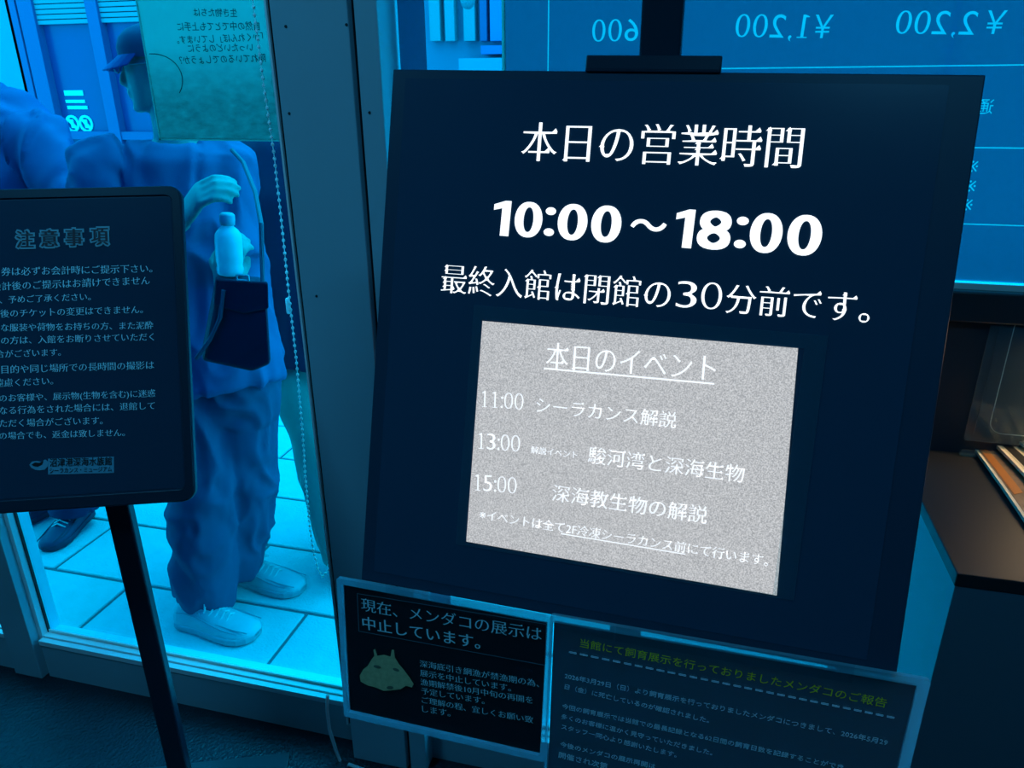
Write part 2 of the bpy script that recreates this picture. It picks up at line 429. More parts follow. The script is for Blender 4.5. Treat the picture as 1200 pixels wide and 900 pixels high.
# left mullion
mu = bpy.data.objects.new('trim_1', None); COL.objects.link(mu); mu.location = (-1.74, 1.33, 0); struct(mu)
MB().box((XM0-.03, 1.285, 0), (XM1-.012, 1.375, 2.35)).build('mullion', M_frame, mu, bevel=.002)
MB().box((XM1-.016, 1.312, .0), (XM1, 1.372, 2.35)).build('jamb_strip', M_framelight, mu)
MB().box((XM1-.002, 1.330, .13), (XM1+.004, 1.337, 2.35)).build('gasket', M_gasket, mu)
# pillar with screws
pi = bpy.data.objects.new('pillar', None); COL.objects.link(pi); pi.location = (-.64, 1.31, 0); struct(pi)
MB().box((XP0, 1.25, 0), (-.594, 1.375, 2.35)).build('front_panel', M_pillar, pi, bevel=.002)
MB().box((-.586, 1.256, 0), (XP1, 1.375, 2.35)).build('side_panel', M_pillar, pi, bevel=.002)
MB().box((-.596, 1.266, 0), (-.584, 1.37, 2.35)).build('joint', M_gasket, pi)
MB().box((XP0-.010, 1.262, .10), (XP0+.001, 1.345, 2.35)).build('gasket', M_gasket, pi)
MB().box((XP0-.013, 1.256, .10), (XP0-.009, 1.262, 2.35)).build('edge_strip', M_framelight, pi)
for (x, y, Y) in ((335, 31, 1.25), (406, 29, 1.25), (433, 132, 1.256), (371, 347, 1.25), (434, 350, 1.256), (339, 133, 1.25)):
    q = at(x, y, Y); MB().loft([(q+Vector((0, .001, 0)), .0028, .0028), (q-Vector((0, .0015, 0)), .0022, .0022)], 10, (0, 0, 1), dome=False).build('screw', M_gasket, pi)
# low wall on the right with its sill
lw = bpy.data.objects.new('wall_low', None); COL.objects.link(lw); lw.location = (1, 1.36, 0); struct(lw)
MB().box((XW, 1.335, 0), (XR, 1.40, ZS-.055)).build('wall_panel', mat('dark_low_wall', (.022, .034, .05), .5), lw)
MB().box((XW, 1.315, ZS-.055), (XR, 1.40, ZS-.004)).build('sill', mat('dark_sill', (.03, .035, .045), .4), lw, bevel=.003)
MB().box((XW, 1.3385-.006, ZS-.004), (XR, GY+.01, ZS+.006)).build('glazing_bead', MATS['pale_glazing_bead'], lw)

# ------------------------------------------------------------------ the big lit signboard on its stand
BP = Plane((-.3562, .8553, 1.5704), (.99972, -.01275, -.01977), (-.0225, -.27295, -.96177))
W = .60
sb = thing('signboard', 'large square black lit signboard with white opening hours, on a pole stand', 'signboard', (-.075, .98, 0))
slab(BP, [(0, 0), (W, 0), (W, W), (0, W)], .024).build('board', M_boardrim, sb, bevel=.0015)
face = slab(BP, [(.016, .010), (W-.030, .010), (W-.030, W-.014), (.016, W-.014)], .004, .0006).build('face_panel', M_board, sb)
write('本日の営業時間', BP, (612, 166), (941, 173), sb, M_white, 47, (.004, -.019), .0014, res=6)
FB = ('figures', .148, .108)
for c_, xa_, xb_ in (('1', 168, 210), ('0', 222, 291), (':', 297, 323), ('0', 330, 404), ('0', 414, 489), ('1', 624, 670), ('8', 681, 765), (':', 775, 805), ('0', 812, 893), ('0', 906, 992)):
    xm = (xa_+xb_)/2; ym = 334+(xm-190)*.0566; hh = 88+(xm-190)*.0185
    if c_ == ':': hh *= .80; ym += 2
    sl_ = (xb_-xa_)*.075/2
    write(c_, BP, (500+xa_/2.143, 100+(ym-sl_)/2.143), (500+xb_/2.143, 100+(ym+sl_)/2.143), sb, M_white, hh/2.143, FB, .0014)
write('～', BP, (739, 264), (781, 267), sb, M_white, None, (.012, .012), .0014, res=8)
write('最終入館は閉館の', BP, (518, 326), (786, 345), sb, M_white, 35, (.004, -.018), .0014, res=6)
write('30', BP, (793, 344.5), (846, 347.5), sb, M_white, 31, ('figures', .070, .035, True), .0014)
write('分前です。', BP, (851, 349.5), (1020, 361.5), sb, M_white, 35, (.004, -.018), .0014, res=6)
# clamp and pole
mb = MB(); a = BP.p(.2195, -.0155); b = BP.p(.3585, -.0155)
mb.obox(BP.p(.2195, -.0155, .003), BP.u*.139, BP.v*.0155, BP.n*.034)
mb.obox(BP.p(.2195, -.0015, .003), BP.u*.139, BP.v*.003, BP.n*.003)
mb.build('clamp', M_black, sb, bevel=.0015)
PX, PY = -.066, .945
mb = MB().box((PX-.023, PY-.012, .012), (PX+.023, PY+.018, 1.98)); mb.build('pole', M_black, sb, bevel=.003)
mb = MB().obox(Vector((PX-.05, .80, 1.20)), Vector((.10, 0, 0)), Vector((0, .15, .0)), Vector((0, 0, .12))); mb.build('bracket', M_black, sb, bevel=.003)
MB().prism([(PX+q[0]-.22, .78+q[1], 0) for q in rrect(.44, .36, .03)], (0, 0, .012)).build('base_plate', M_black, sb, bevel=.002)
# event sheet in its clear pocket
ev = thing('event_sheet', 'glowing grey event timetable sheet in a clear pocket on the black signboard', 'notice', BP.p(.30, .53))
q = [BP.uv(*k) for k in ((566, 376), (935, 408), (910, 697), (547, 634))]
u0, u1, v0, v1 = (q[0].x+q[3].x)/2, (q[1].x+q[2].x)/2, (q[0].y+q[1].y)/2, (q[2].y+q[3].y)/2
slab(BP, [tuple(q[0]), tuple(q[1]), tuple(q[2]), tuple(q[3])], .0006, .0022).build('sheet', M_paper, ev)
sl = ring_slab(BP, [(u0-.012, v0-.016), (u1+.022, v0-.016), (u1+.022, v1+.004), (u0-.012, v1+.004)], [(u0-.001, v0-.001), (u1+.001, v0-.001), (u1+.001, v1+.0005), (u0-.001, v1+.0005)], .0012, .0024)
sl.build('clear_pocket', clear('pocket_film', (.8, .9, .93), rough=.3, diffuse=.10, dcol=(.2, .5, .6)), ev)
LF = .0031
def evw(s, L, Rr, h=None, st=(.0, -.017)): write(s, BP, L, Rr, ev, M_paperwhite, h, st, LF, res=5)
evw('本日のイベント', (641, 416), (839, 431.5), 31)
bar(BP, (638, 431.5), (837, 449.5), .0016, ev, M_paperwhite, LF, 'underline')
evw('11:00', (566, 467), (614, 470.5), 18.5, ('figures', .062, .026, True)); evw('シーラカンス解説', (629, 474.5), (793, 493))
evw('13:00', (562, 516), (610, 519.5), 18.5, ('figures', .062, .026, True)); evw('解説イベント', (623, 526.5), (677, 533)); evw('駿河湾と深海生物', (690, 533), (872, 556))
evw('15:00', (558, 564.5), (606, 568.5), 18.5, ('figures', .062, .026, True)); evw('深海教生物の解説', (648, 577), (829, 604))
evw('※イベントは全て2F冷凍シーラカンス前にて行います。', (563, 602), (900, 657))
bar(BP, (658, 624.5), (803, 648.5), .0010, ev, M_paperwhite, LF, 'underline')

# ------------------------------------------------------------------ caution sign on the left
TRp = Vector((-.8798, 1.1425, 1.3977)); LU = Vector((.9310, .3649, 0)); LV = Vector((.1400, -.3573, -.9234))
LW, LH = .385, .5425
LP = Plane(TRp-LU*LW, LU, LV)
cs = thing('caution_sign', 'black framed visitor rules notice with rounded corners on a slim black floor stand', 'sign', (-1.025, 1.006, 0))
slab(LP, rrect(LW, LH, .022), .016).build('panel', M_boardrim, cs, bevel=.003)
slab(LP, rrect(LW-.034, LH-.044, .004, 3, .017, .020), .001, .0008).build('notice_face', mat('black_notice_face', (.015, .045, .08), .18, 0, .6), cs)
rm = ring_slab(LP, rrect(LW-.004, LH-.004, .020, 6, .002, .002), rrect(LW-.030, LH-.038, .012, 6, .015, .017), .004, .003)
rm.build('rim', M_black, cs, bevel=.0008)
ttl = dict(pl=LP, hpx=20.5)
for ch, x, y in zip('注意事項', (30, 58.5, 87.5, 117.5), (280.5, 279.5, 278.5, 277.5)):
    write(ch, LP, (x-12.3, y+.3), (x+12.3, y-.2), cs, mat('pale_outline_print', (.22, .42, .48), .7), 24, (.075, .07), .0020, name='title_outline')
    write(ch, LP, (x-10.3, y+.2), (x+10.3, y-.1), cs, M_maroon, 20, (.03, .0), .0026, name='title_lettering')
for s, L, Rr in (('券は必ずお会計時にご提示下さい。', (2, 319), (179, 315)), ('会計後のご提示はお請けできません', (-9, 336.5), (176, 329)),
                 ('、予めご了承ください。', (0, 352), (107, 348)), ('後のチケットの変更はできません。', (1, 368), (168, 363)),
                 ('な服装や荷物をお持ちの方、また泥酔', (2, 384.5), (180, 381.5)), ('の方は、入館をお断りさせていただく', (2, 399.5), (181, 395)),
                 ('合がございます。', (-4, 415.5), (72, 413)), ('目的や同じ場所での長時間の撮影は', (2, 433.5), (181, 428)),
                 ('遠慮ください。', (-5, 449.5), (63, 446.5)), ('のお客様や、展示物(生物を含む)に迷惑', (0, 467), (182.5, 461)),
                 ('なる行為をされた場合には、退館して', (0, 481.5), (182, 475.5)), ('ただく場合がございます。', (0, 496.5), (121, 493)),
                 ('の場合でも、返金は致しません。', (0, 511), (147, 507))):
    write(s, LP, L, Rr, cs, M_ink, None, (.008, -.014), .0020, res=2)
# museum mark
lg = LP; a = lg.uv(57, 537.5); b = lg.uv(134, 535); c = lg.uv(134, 554); d = lg.uv(57, 556)
halo = mat('halo_print', (.12, .34, .44), .7)
slab(lg, [tuple(a), tuple(b), tuple(c), tuple(d)], .0004, .0018).build('logo_halo', halo, cs, bevel=.0)
write('沼津港深海水族館', lg, (59, 542), (132, 540), cs, M_darkprint, 10, (.02, .01), .0026, res=2)
write('シーラカンス・ミュージアム', lg, (59, 551.5), (132, 549.5), cs, M_darkprint, 6, (.02, .01), .0026, res=2)
ctr = lg.uv(46, 545); s_ = (lg.uv(57, 545)-lg.uv(35, 545)).length/2
fish = [(ctr.x+s_*k[0], ctr.y+s_*k[1]) for k in ((-1, -.1), (-.7, -.45), (-.2, -.5), (.3, -.35), (.7, -.6), (1, -.35), (.95, .2), (.6, .55), (.1, .6), (-.4, .5), (-.8, .25))]
slab(lg, fish, .0004, .0018).build('logo_halo', halo, cs)
fish2 = [(ctr.x+s_*k[0]*.75, ctr.y+s_*k[1]*.6-.0006) for k in ((-1, -.1), (-.5, -.5), (.1, -.35), (.7, -.7), (.5, 0), (-.1, .35), (-.7, .2))]
slab(lg, fish2, .0003, .0024).build('logo_fish', M_darkprint, cs)
# stand
PQ = Vector((-1.025, 1.006, 0))
def leftdir(o, ex, ey): return Vector((o.x+LU.x*ex-LU.y*ey, o.y+LU.y*ex+LU.x*ey, o.z))
mb = MB()
mb.obox(leftdir(PQ, -.021, -.012)+Vector((0, 0, .012)), LU*.042, Vector((-LU.y, LU.x, 0))*.028, Vector((0, 0, 1.10)))
mb.build('pole', M_black, cs, bevel=.004)
mid = LP.p(LW-.125, LH-.12)
mb = MB(); d2 = (leftdir(PQ, 0, 0)+Vector((0, 0, mid.z)))-mid
mb.obox(mid-LU*.03+LP.v*-.03+LP.n*.014, LU*.06, Vector((d2.x, d2.y, 0)), LP.v*.06); mb.build('bracket', M_black, cs)
MB().prism([leftdir(PQ, -.20+k[0], -.15+k[1]) for k in rrect(.40, .30, .004, 2)], (0, 0, .010)).build('base_plate', mat('dark_base_plate', (.03, .04, .05), .3, 0, .6), cs, bevel=.0015)

# ------------------------------------------------------------------ acrylic holders taped under the board
h1o = Vector((-.3963, .6813, .9997))
_r = .0247; _ps, _t = -.0053, .0489
_u = Vector((math.cos(_ps), math.sin(_ps), 0)); _nn = Vector((-math.sin(_ps), math.cos(_ps), 0)); _v = -math.cos(_t)*Vector((0, 0, 1)) - math.sin(_t)*_nn
HU = math.cos(_r)*_u + math.sin(_r)*_v; HV = -math.sin(_r)*_u + math.cos(_r)*_v
HP = Plane(h1o, HU, HV)
HW, HH = .267, .2099
h1 = thing('notice_holder', 'small clear acrylic frame with a dark octopus exhibit notice, taped below the signboard', 'sign holder', HP.p(HW/2, HH))
slab(HP, [(.008, .010), (HW-.006, .010), (HW-.006, HH-.010), (.008, HH-.010)], .001, -.002).build('notice_sheet', mat('black_notice_sheet', (.008, .012, .018), .3, 0, .5), h1)
slab(HP, rrect(HW, HH, .004, 3), .0012).build('front_cover', clear('cover_acrylic', (.97, .98, .985), rough=.12, diffuse=.012), h1)
ring_slab(HP, rrect(HW, HH, .004, 3), rrect(HW-.012, HH-.016, .002, 3, .006, .008), .005, .0012).build('frame', M_acrylrim, h1)
HPl = Plane(HP.p(0, 0), HU, HV)
def hw(s, L, Rr, st=(.006, -.012), m=M_ink, par=h1, pl=HPl): write(s, pl, L, Rr, par, m, None, st, .0010, res=3)
hw('現在、', (423.5, 708), (466, 716)); hw('メンダコの展示は', (480, 718), (635, 743.5))
hw('中止しています。', (425, 729.5), (563, 753), (.012, .0))
for s, L, Rr in (('深海底引き網漁が禁漁期の為、', (492, 777), (632, 801)), ('展示を中止しています。', (492.5, 788), (599, 806)), ('漁期解禁後10月中旬の再開を', (493, 798.5), (624.5, 820.5)),
                 ('予定しています。', (494, 809), (568, 821)), ('ご理解の程、宜しくお願い致', (494.5, 819.5), (625, 843.5)), ('します。', (495, 830), (528, 835.5))): hw(s, L, Rr)
fr = [HPl.uv(*k) for k in ((419, 695), (640.5, 731), (639, 779), (421, 739))]
mb = MB()
for i in range(4):
    a, b = fr[i], fr[(i+1) % 4]; e = (b-a).normalized(); n = Vector((-e.y, e.x))*.0003
    mb.add([HPl.p(*k, .0010) for k in (a-n, b-n, b+n, a+n)], [(0, 1, 2, 3)])
mb.build('box_outline', mat('dim_blue_print', (.14, .28, .34), .7), h1)
# the printed octopus: flat picture on the sheet
octo = [(422, 791), (426, 784), (431, 780), (436, 772), (439, 768), (438, 761), (440, 760), (442.5, 768), (450, 767), (458, 769), (459.5, 761), (462, 761), (463, 770), (468, 778), (474, 785), (480, 793), (485, 801), (483, 805), (476, 803), (470, 807), (462, 808), (457, 808.5), (450, 809), (443, 806), (437, 804), (432, 803), (428, 801), (423, 798)]
slab(HPl, [tuple(HPl.uv(*k)) for k in octo], .0002, .0010).build('octopus_picture', mat('octopus_print', (.62, .52, .26), .7, vary=.3, vscale=160), h1)
def blob(cx, cy, rx, ry, nm, m, lift=.0014, rot=0):
    pts = [tuple(HPl.uv(cx+rx*math.cos(a)*math.cos(rot)-ry*math.sin(a)*math.sin(rot), cy+rx*math.cos(a)*math.sin(rot)+ry*math.sin(a)*math.cos(rot))) for a in [2*math.pi*k/12 for k in range(12)]]
    slab(HPl, pts, .0002, lift).build(nm, m, h1)
dk = mat('octopus_dark_print', (.16, .16, .10), .7)
blob(442.5, 780.5, 4.5, 1.7, 'octopus_eye', dk, rot=.2); blob(464.5, 784, 4, 1.6, 'octopus_eye', dk, rot=.35); blob(457.5, 805, 4, 2, 'octopus_mouth', dk)
# right holder
a = HP.uv(645, 720); b = HP.uv(1091, 797); c = HP.uv(1062, 915)
e = (b-a).normalized(); H2U = HU*e.x+HV*e.y; H2V = HV*e.x-HU*e.y
H2 = Plane(HP.p(a.x, a.y), H2U, H2V); W2 = (b-a).length; Hh2 = .275
h2 = thing('notice_holder', 'wide clear acrylic holder with a see-through notice headed in olive green, taped below the signboard', 'sign holder', H2.p(W2/2, Hh2))
slab(H2, [(.004, .010), (W2-.010, .010), (W2-.010, Hh2-.008), (.004, Hh2-.008)], .0006, -.003).build('notice_sheet', sheet('dark_blue_see_through_print', (.13, .19, .22), (.015, .02, .022)), h2)
slab(H2, rrect(W2, Hh2, .004, 3), .0012).build('front_cover', MATS['cover_acrylic'], h2)
ring_slab(H2, rrect(W2, Hh2, .004, 3), rrect(W2-.014, Hh2-.018, .002, 3, .003, .009), .005, .0012).build('frame', M_acrylrim, h2)
def h2w(s, L, Rr, m=M_ink2, st=SANS): write(s, H2, L, Rr, h2, m, None, st, .0008, res=2)
h2w('当館にて飼育展示を行っておりましたメンダコのご報告', (680, 753), (1039, 824), M_green)
for k in range(30):
    f0, f1 = k/30, (k+.68)/30
    P0 = Vector((667, 763.5)); P1 = Vector((1052, 841.5)); bar(H2, tuple(P0.lerp(P1, f0)), tuple(P0.lerp(P1, f1)), .0022, h2, M_ink2, .0008, 'dash')
for s, L, Rr in (('2026年3月29日（日）より飼育展示を行っておりましたメンダコにつきまして、2026年5月29', (662, 791.5), (1040, 870)), ('日（金）に死亡しているのが確認されました。', (662, 804), (831, 844)),
                 ('今回の飼育展示では当館での最長記録となる62日間の飼育日数を記録することができ', (659, 827), (988, 899)), ('多くのお客様に温かく見守っていただきました。', (658, 839), (835, 882)),
                 ('スタッフ一同心より感謝いたします。', (658, 851), (793, 884.5)), ('今後のメンダコの展示再開は', (656.5, 871.5), (768, 898)), ('開催され次第', (655, 884), (712, 898))): h2w(s, L, Rr)
# strips of clear tape joining holders and board
def tape(L, Rr, h, holder):
    a = HP.uv(*L); b = HP.uv(*Rr); e = (b-a).normalized(); n = Vector((-e.y, e.x))
    mb = MB(); ns = 8; vs = []
    for i in range(ns+1):
        q = a.lerp(b, i/ns); w = .0012*math.sin(i*2.1)
        vs += [HP.p(*(q-n*h*.5), .0024+w*.3), HP.p(*(q+n*h*.5), .0026+w*.4)]
    mb.add(vs, [(2*i, 2*i+2, 2*i+3, 2*i+1) for i in range(ns)]); mb.build('clear_tape', M_tape, holder)
tape((453, 690), (640, 724), .022, h1); tape((652, 726), (720, 741), .018, h2); tape((722, 739), (1000, 788), .024, h2)

# ------------------------------------------------------------------ window graphics, read from the street
GP = Plane((0, GY-.006, 1.6), (-1, 0, 0), (0, 0, -1))      # reading direction from outside: right to left seen from here
M_panel = sheet('blue_film', (.08, .11, .165), (.01, .02, .04)); M_cut = sheet('pale_film', (.5, .55, .5), (.02, .03, .03))
def price_panel(x0, x1, z0, z1, items, rules, label):
    t = thing('price_panel', label, 'price panel', ((x0+x1)/2, GY-.006, z0))
    holes = []; bms = []
    for s, L, Rr, h, st in items:
        bm = line_bm(s, GP, L, Rr, h, st, 0, 4); bms.append(bm); holes += loops_of(bm)
    rr = []
    for X0, X1, Z0, Z1 in rules:
        lp = [Vector((X0, GP.o.y, Z0)), Vector((X1, GP.o.y, Z0)), Vector((X1, GP.o.y, Z1)), Vector((X0, GP.o.y, Z1))]; holes.append(lp); rr.append(lp)
    me = cut_sheet(GP, [(-x0, 1.6-z0), (-x1, 1.6-z0), (-x1, 1.6-z1), (-x0, 1.6-z1)], holes, 0)
    finish(me, 'film', M_panel, t)
    for bm in bms:
        me = bpy.data.meshes.new('lettering'); bm.to_mesh(me); bm.free(); finish(me, 'lettering', M_cut, t)
    for lp in rr: MB().add(lp, [(0, 1, 2, 3)]).build('rule', M_cut, t)
    return t
xa, xb = at(592, 40, GY).x, at(757, 30, GY).x
p1 = price_panel(xa, xb, 1.33, 2.2, [('600', (748, 35), (694, 36), 26, ('figures', .095, .045, True))], [(at(643, 20, GY).x, at(644.4, 20, GY).x, 1.34, 2.19)], 'narrow blue price film on the window reading 600 from the street side')
MB().box((xa-.004, GY-.0075, 1.33), (xa+.002, GY-.0055, 2.2)).build('edge_trim', M_cut, p1)
xc = at(797, 30, GY).x
z1_, z2_, z3_ = at(1170, 76.5, GY).z, at(1170, 173, GY).z, at(1170, 263, GY).z
price_panel(xc, 1.1, ZS+.012, 2.2, [('1,200', (947, 33), (862, 32), 31, ('figures', .095, .045, True)), ('￥', (975, 31), (954, 31), 27, SANS), ('2,200', (1144, 29), (1050, 28), 31, ('figures', .095, .045, True)), ('￥', (1178, 26), (1155, 26), 27, SANS),
     ('通', (1164, 125), (1147, 125), 17, SANS), ('※', (1146, 195), (1133, 195), 13, ('figures', .06, .06)), ('※', (1143.5, 218), (1130, 218), 13, ('figures', .06, .06)), ('※', (1139.5, 240), (1126, 240), 13, ('figures', .06, .06))],
     [(xc+.02, 1.09, z-.0009, z+.0009) for z in (z1_, z2_, z3_)], 'wide blue price film on the window with mirrored 1,200 and 2,200 yen prices')
# plain pale film beside the pillar
t = tag(MB().box((XP1+.004, GY-.0065, .16), (at(500, 40, GY).x, GY-.0055, 2.2)).build('window_film', sheet('pale_cyan_film', (.22, .22, .30), (.03, .05, .06))), 'plain pale cyan film strip on the window next to the pillar', 'window film')
# poster stuck on the left window, facing the street
po = thing('poster', 'pale poster stuck to the window with mirrored dark writing over a seabed picture', 'poster', at(250, 163, GY-.006))
xl = at(174, 80, GY-.006).x; zb = at(250, 163, GY-.006).z
FP = Plane((0, GY-.007, 1.6), (-1, 0, 0), (0, 0, -1))
pf = MB().box((xl, GY-.006, zb), (XP0-.012, GY-.0052, zb+.36)).build('sheet', sheet('seabed_poster_paper', (.40, .60, .54), (.04, .06, .06), .55, 40), po)
for s, L, Rr in (('生き物たちは', (277.5, 15.5), (226.5, 14.5)), ('自然の中でとても上手に', (304, 30.5), (207.6, 31.5)), ('「かくれんぼ」しています。', (308, 43.5), (207, 47)), ('いったいどのように', (296, 55.5), (220, 57)), ('隠れているのでしょうか？', (311, 68), (210, 71))):
    write(s, FP, L, Rr, po, mat('poster_ink', (.02, .05, .07), .7), None, (.012, .008), .0004, res=2)
MB().box((xl-.002, GY-.0066, zb-.003), (XP0-.012, GY-.0058, zb+.001)).build('edge', M_cut, po)
MB().box((xl-.003, GY-.0066, zb-.003), (xl+.001, GY-.0058, zb+.36)).build('edge', M_cut, po)
arc = [at(178+36*math.cos(a), 95+32*math.sin(a), GY-.0072) for a in [math.radians(-95+k*11) for k in range(12)]]
MB().tube(arc, .0009, 5).build('diver_outline', MATS['poster_ink'], po)

# ------------------------------------------------------------------ blind chain and cable
ch = thing('blind_chain', 'beaded roller blind chain hanging in front of the left window', 'blind chain', at(378, 676, 1.30))
path = [at(*k, 1.28) for k in ((292, -60), (296, 0), (309, 100), (321, 180), (331, 270), (338, 340), (347, 420), (354, 500), (358, 560), (362, 610), (367, 645), (373, 668), (378, 676), (385, 668), (386, 640))]
pts = []; acc = 0
for i in range(len(path)-1):
    L = (path[i+1]-path[i]).length; k = 0
    while acc <= L: pts.append(path[i].lerp(path[i+1], acc/L)); acc += .0125
    acc -= L
mb = MB()
for q in pts: mb.ball(q, .0031, .0031, .0036, 8, 6)
M_bead = mat('pale_plastic_bead', (.7, .85, .85), .35, trans=(.35, .42, .42))
mb.build('beads', M_bead, ch, smooth=True)
MB().tube(path, .0009, 6).build('cord', M_bead, ch)
c0, c1 = at(337, 351, 1.28), at(338.5, 366, 1.28)
MB().loft([(c0, .0045, .0045), (c1, .0045, .0045)], 10, (0, 1, 0)).build('connector', M_bead, ch)
cb = [at(*k, 1.235) for k in ((384, 815), (383, 830), (386, 855), (394, 880), (404, 905))]; cb += [Vector((cb[-1].x+.02, cb[-1].y-.01, .006)), Vector((-.55, 1.20, .006))]
mb = MB().tube(cb, .0042, 10)
tag(mb.build('cable', mat('pale_cable', (.55, .68, .72), .5), smooth=True), 'pale thin cable hanging down beside the foot of the pillar', 'cable')

# ------------------------------------------------------------------ counter on the right
HC = .95
c0 = onz(1122.9, 671.7, HC)
ct = thing('counter', 'dark reception counter with a brown-black top on the right', 'counter', (c0.x+.5, c0.y+.18, 0))
MB().box((c0.x, c0.y, 0), (1.6, 1.333, HC-.02)).build('body', mat('counter_panel', (.11, .19, .24), .5), ct)
MB().box((c0.x-.0015, c0.y-.0015, HC-.02), (1.6, 1.334, HC)).build('counter_top', mat('dark_counter_top', (.026, .028, .032), .5, 0, .22), ct, bevel=.0015)
# clear card holder on the low wall
CW = Plane((0, 1.331, 1.2), (1, 0, 0), (0, 0, -1))
ka = CW.uv(1164, 357); kb = CW.uv(1128, 513); ch_ = kb.y-ka.y; kx = (ka.x+kb.x)/2
cp = thing('card_holder', 'clear acrylic card holder with a dark white-outlined card on the low wall above the brochures', 'card holder', (kx+.12, 1.331, HC))
CP2 = Plane(CW.p(kx, ka.y), CW.u, CW.v)
slab(CP2, rrect(.24, ch_, .004, 3), .003, .010).build('acrylic_panel', M_acryl, cp)
slab(CP2, [(.014, .0), (.226, .0), (.226, ch_-.010), (.014, ch_-.010)], .0008, .0065).build('card', mat('navy_card', (.018, .026, .04), .4), cp)
ring_slab(CP2, rrect(.16, ch_-.028, .022, 6, .034, .012), rrect(.1574, ch_-.0306, .0207, 6, .0353, .0133), .0004, .0070).build('card_outline', mat('white_print', (.85, .8, .7), .6), cp)
mb = MB().box((kx, 1.318, HC+.001), (kx+.24, 1.3215, HC+.012)).box((kx, 1.318, HC+.001), (kx+.24, 1.331, HC+.004)); mb.build('foot_lip', M_acryl, cp)
# fanned brochures
def brochure(z, pts, cols, label, curl):
    t = thing('brochure', label, 'brochure', (sum(p[0] for p in pts)/4, sum(p[1] for p in pts)/4, z), 'brochures fanned on the counter')
    P = [Vector((p[0], p[1], z)) for p in pts]
    def strip(f0, f1, th, dz, name, m, e0=0., e1=1.):
        ns = 8; vs = []
        for i in range(ns+1):
            s = e0+(e1-e0)*i/ns
            a = P[0].lerp(P[3], s); b = P[1].lerp(P[2], s)
            for f in (f0, f1):
                q = a.lerp(b, f); zz = curl*(4*s*(1-s))
                vs += [q+Vector((0, 0, zz+dz)), q+Vector((0, 0, zz+dz+th))]
        fs = []
        for i in range(ns):
            o = 4*i; fs += [(o, o+4, o+6, o+2), (o+1, o+3, o+7, o+5), (o, o+1, o+5, o+4), (o+2, o+6, o+7, o+3)]
        fs += [(0, 2, 3, 1), (4*ns, 4*ns+1, 4*ns+3, 4*ns+2)]
        MB().add(vs, fs).build(name, m, t)
    strip(0, 1, .0055, 0, 'pages', mat('cream_paper', (.75, .68, .52), .6))
    strip(.10, .97, .0004, .0056, 'cover_picture', cols[0], .05, .96)
    strip(.16, .45, .0004, .0061, 'cover_band', cols[1], .12, .6)
    return t
bmats = [(mat('brown_cover', (.22, .15, .10), .35, vary=.7, vscale=60), mat('orange_cover', (.45, .18, .05), .35)), (mat('cream_cover', (.65, .58, .42), .4, vary=.3, vscale=50), mat('dark_cover', (.03, .03, .03), .35)), (mat('blue_cover', (.10, .25, .40), .35), mat('pale_cover', (.7, .65, .5), .4))]
f0 = onz(1134, 518, HC)
def bq(px): return [onz(x, y, HC) for x, y in px]
lab = ['lowest fanned brochure on the counter, its cream page edge nearest the signboard', 'middle fanned brochure with a cream cover on the counter', 'topmost fanned brochure on the counter, farthest from the signboard']
for k, (px, mm) in enumerate((([(1133, 519), (1162, 520), (1262, 632), (1222, 648)], bmats[0]), ([(1150, 517), (1182, 517), (1290, 610), (1250, 628)], bmats[1]), ([(1166, 517), (1230, 515), (1330, 585), (1282, 612)], bmats[2]))):
    brochure(HC+.001+k*.011, [(q.x, q.y) for q in bq(px)], mm, lab[k], .004)

# ------------------------------------------------------------------ added ceiling fill lamps, and the counter lamp
def ceiling_fill_lamp(x, y, label, energy, col, size=.5):  # unseen blue lamp with housing, added to brighten the interior
    t = thing('ceiling_fill_light', label, 'added fill light', (x, y, ZC), 'added ceiling fill lights')
    MB().box((x-size/2-.03, y-.13, ZC-.035), (x+size/2+.03, y+.13, ZC)).build('housing', M_black, t)
    MB().box((x-size/2, y-.10, ZC-.037), (x+size/2, y+.10, ZC-.034)).build('diffuser', MATS.get('fill_diffuser') or emit('fill_diffuser', (.2, .6, 1), 3), t)
    area('lamp', (x, y, ZC-.045), (x, y, 0), size, energy, col, t, .2)
ceiling_fill_lamp(-1.3, .1, 'added blue fill light on the ceiling nearest the left wall', 12, (.075, .55, 1))
ceiling_fill_lamp(.5, -.3, 'added blue fill light on the ceiling nearest the counter', 6.5, (.075, .55, 1))
sl = thing('counter_lamp', 'small warm lamp fixed under the sill above the counter', 'lamp', (.62, 1.30, ZS-.055))
MB().box((.55, 1.285, ZS-.075), (.75, 1.315, ZS-.056)).build('housing', M_black, sl)
MB().box((.56, 1.288, ZS-.078), (.74, 1.312, ZS-.075)).build('diffuser', emit('warm_diffuser', (1, .72, .4), 4), sl)
area('lamp', (.65, 1.30, ZS-.082), (.60, 1.16, HC), .16, 1.0, (1, .68, .36), sl, .03)

# ------------------------------------------------------------------ the street
M_stone = mat('stone_paving', (.60, .64, .62), .85, bump=.35, bscale=120, vary=.10, vscale=25)
struct(MB().box((-9, 1.375, -.10), (6, 9, -.006)).build('pavement_bed', mat('dark_joint', (.16, .17, .18), .9)))
mb = MB(); jw = .012; PXW, PYW = .652, .315
rows = 0
yy = 1.41 - 0
for j in range(14):
    y0 = 1.412+PYW*(j-0) if j else 1.376; y1 = 1.412+PYW*(j+1) if j else 1.412+PYW
    if j == 0: y0 = 1.376
    xo = (-1.775 if j % 2 == 0 else -2.10)
    for i in range(-10, 9):
        x0 = xo+i*PXW; mb.box((x0+jw/2, y0+jw/2, -.05), (x0+PXW-jw/2, y1-jw/2, 0))
struct(mb.build('pavement', M_stone, bevel=.003, segs=1))

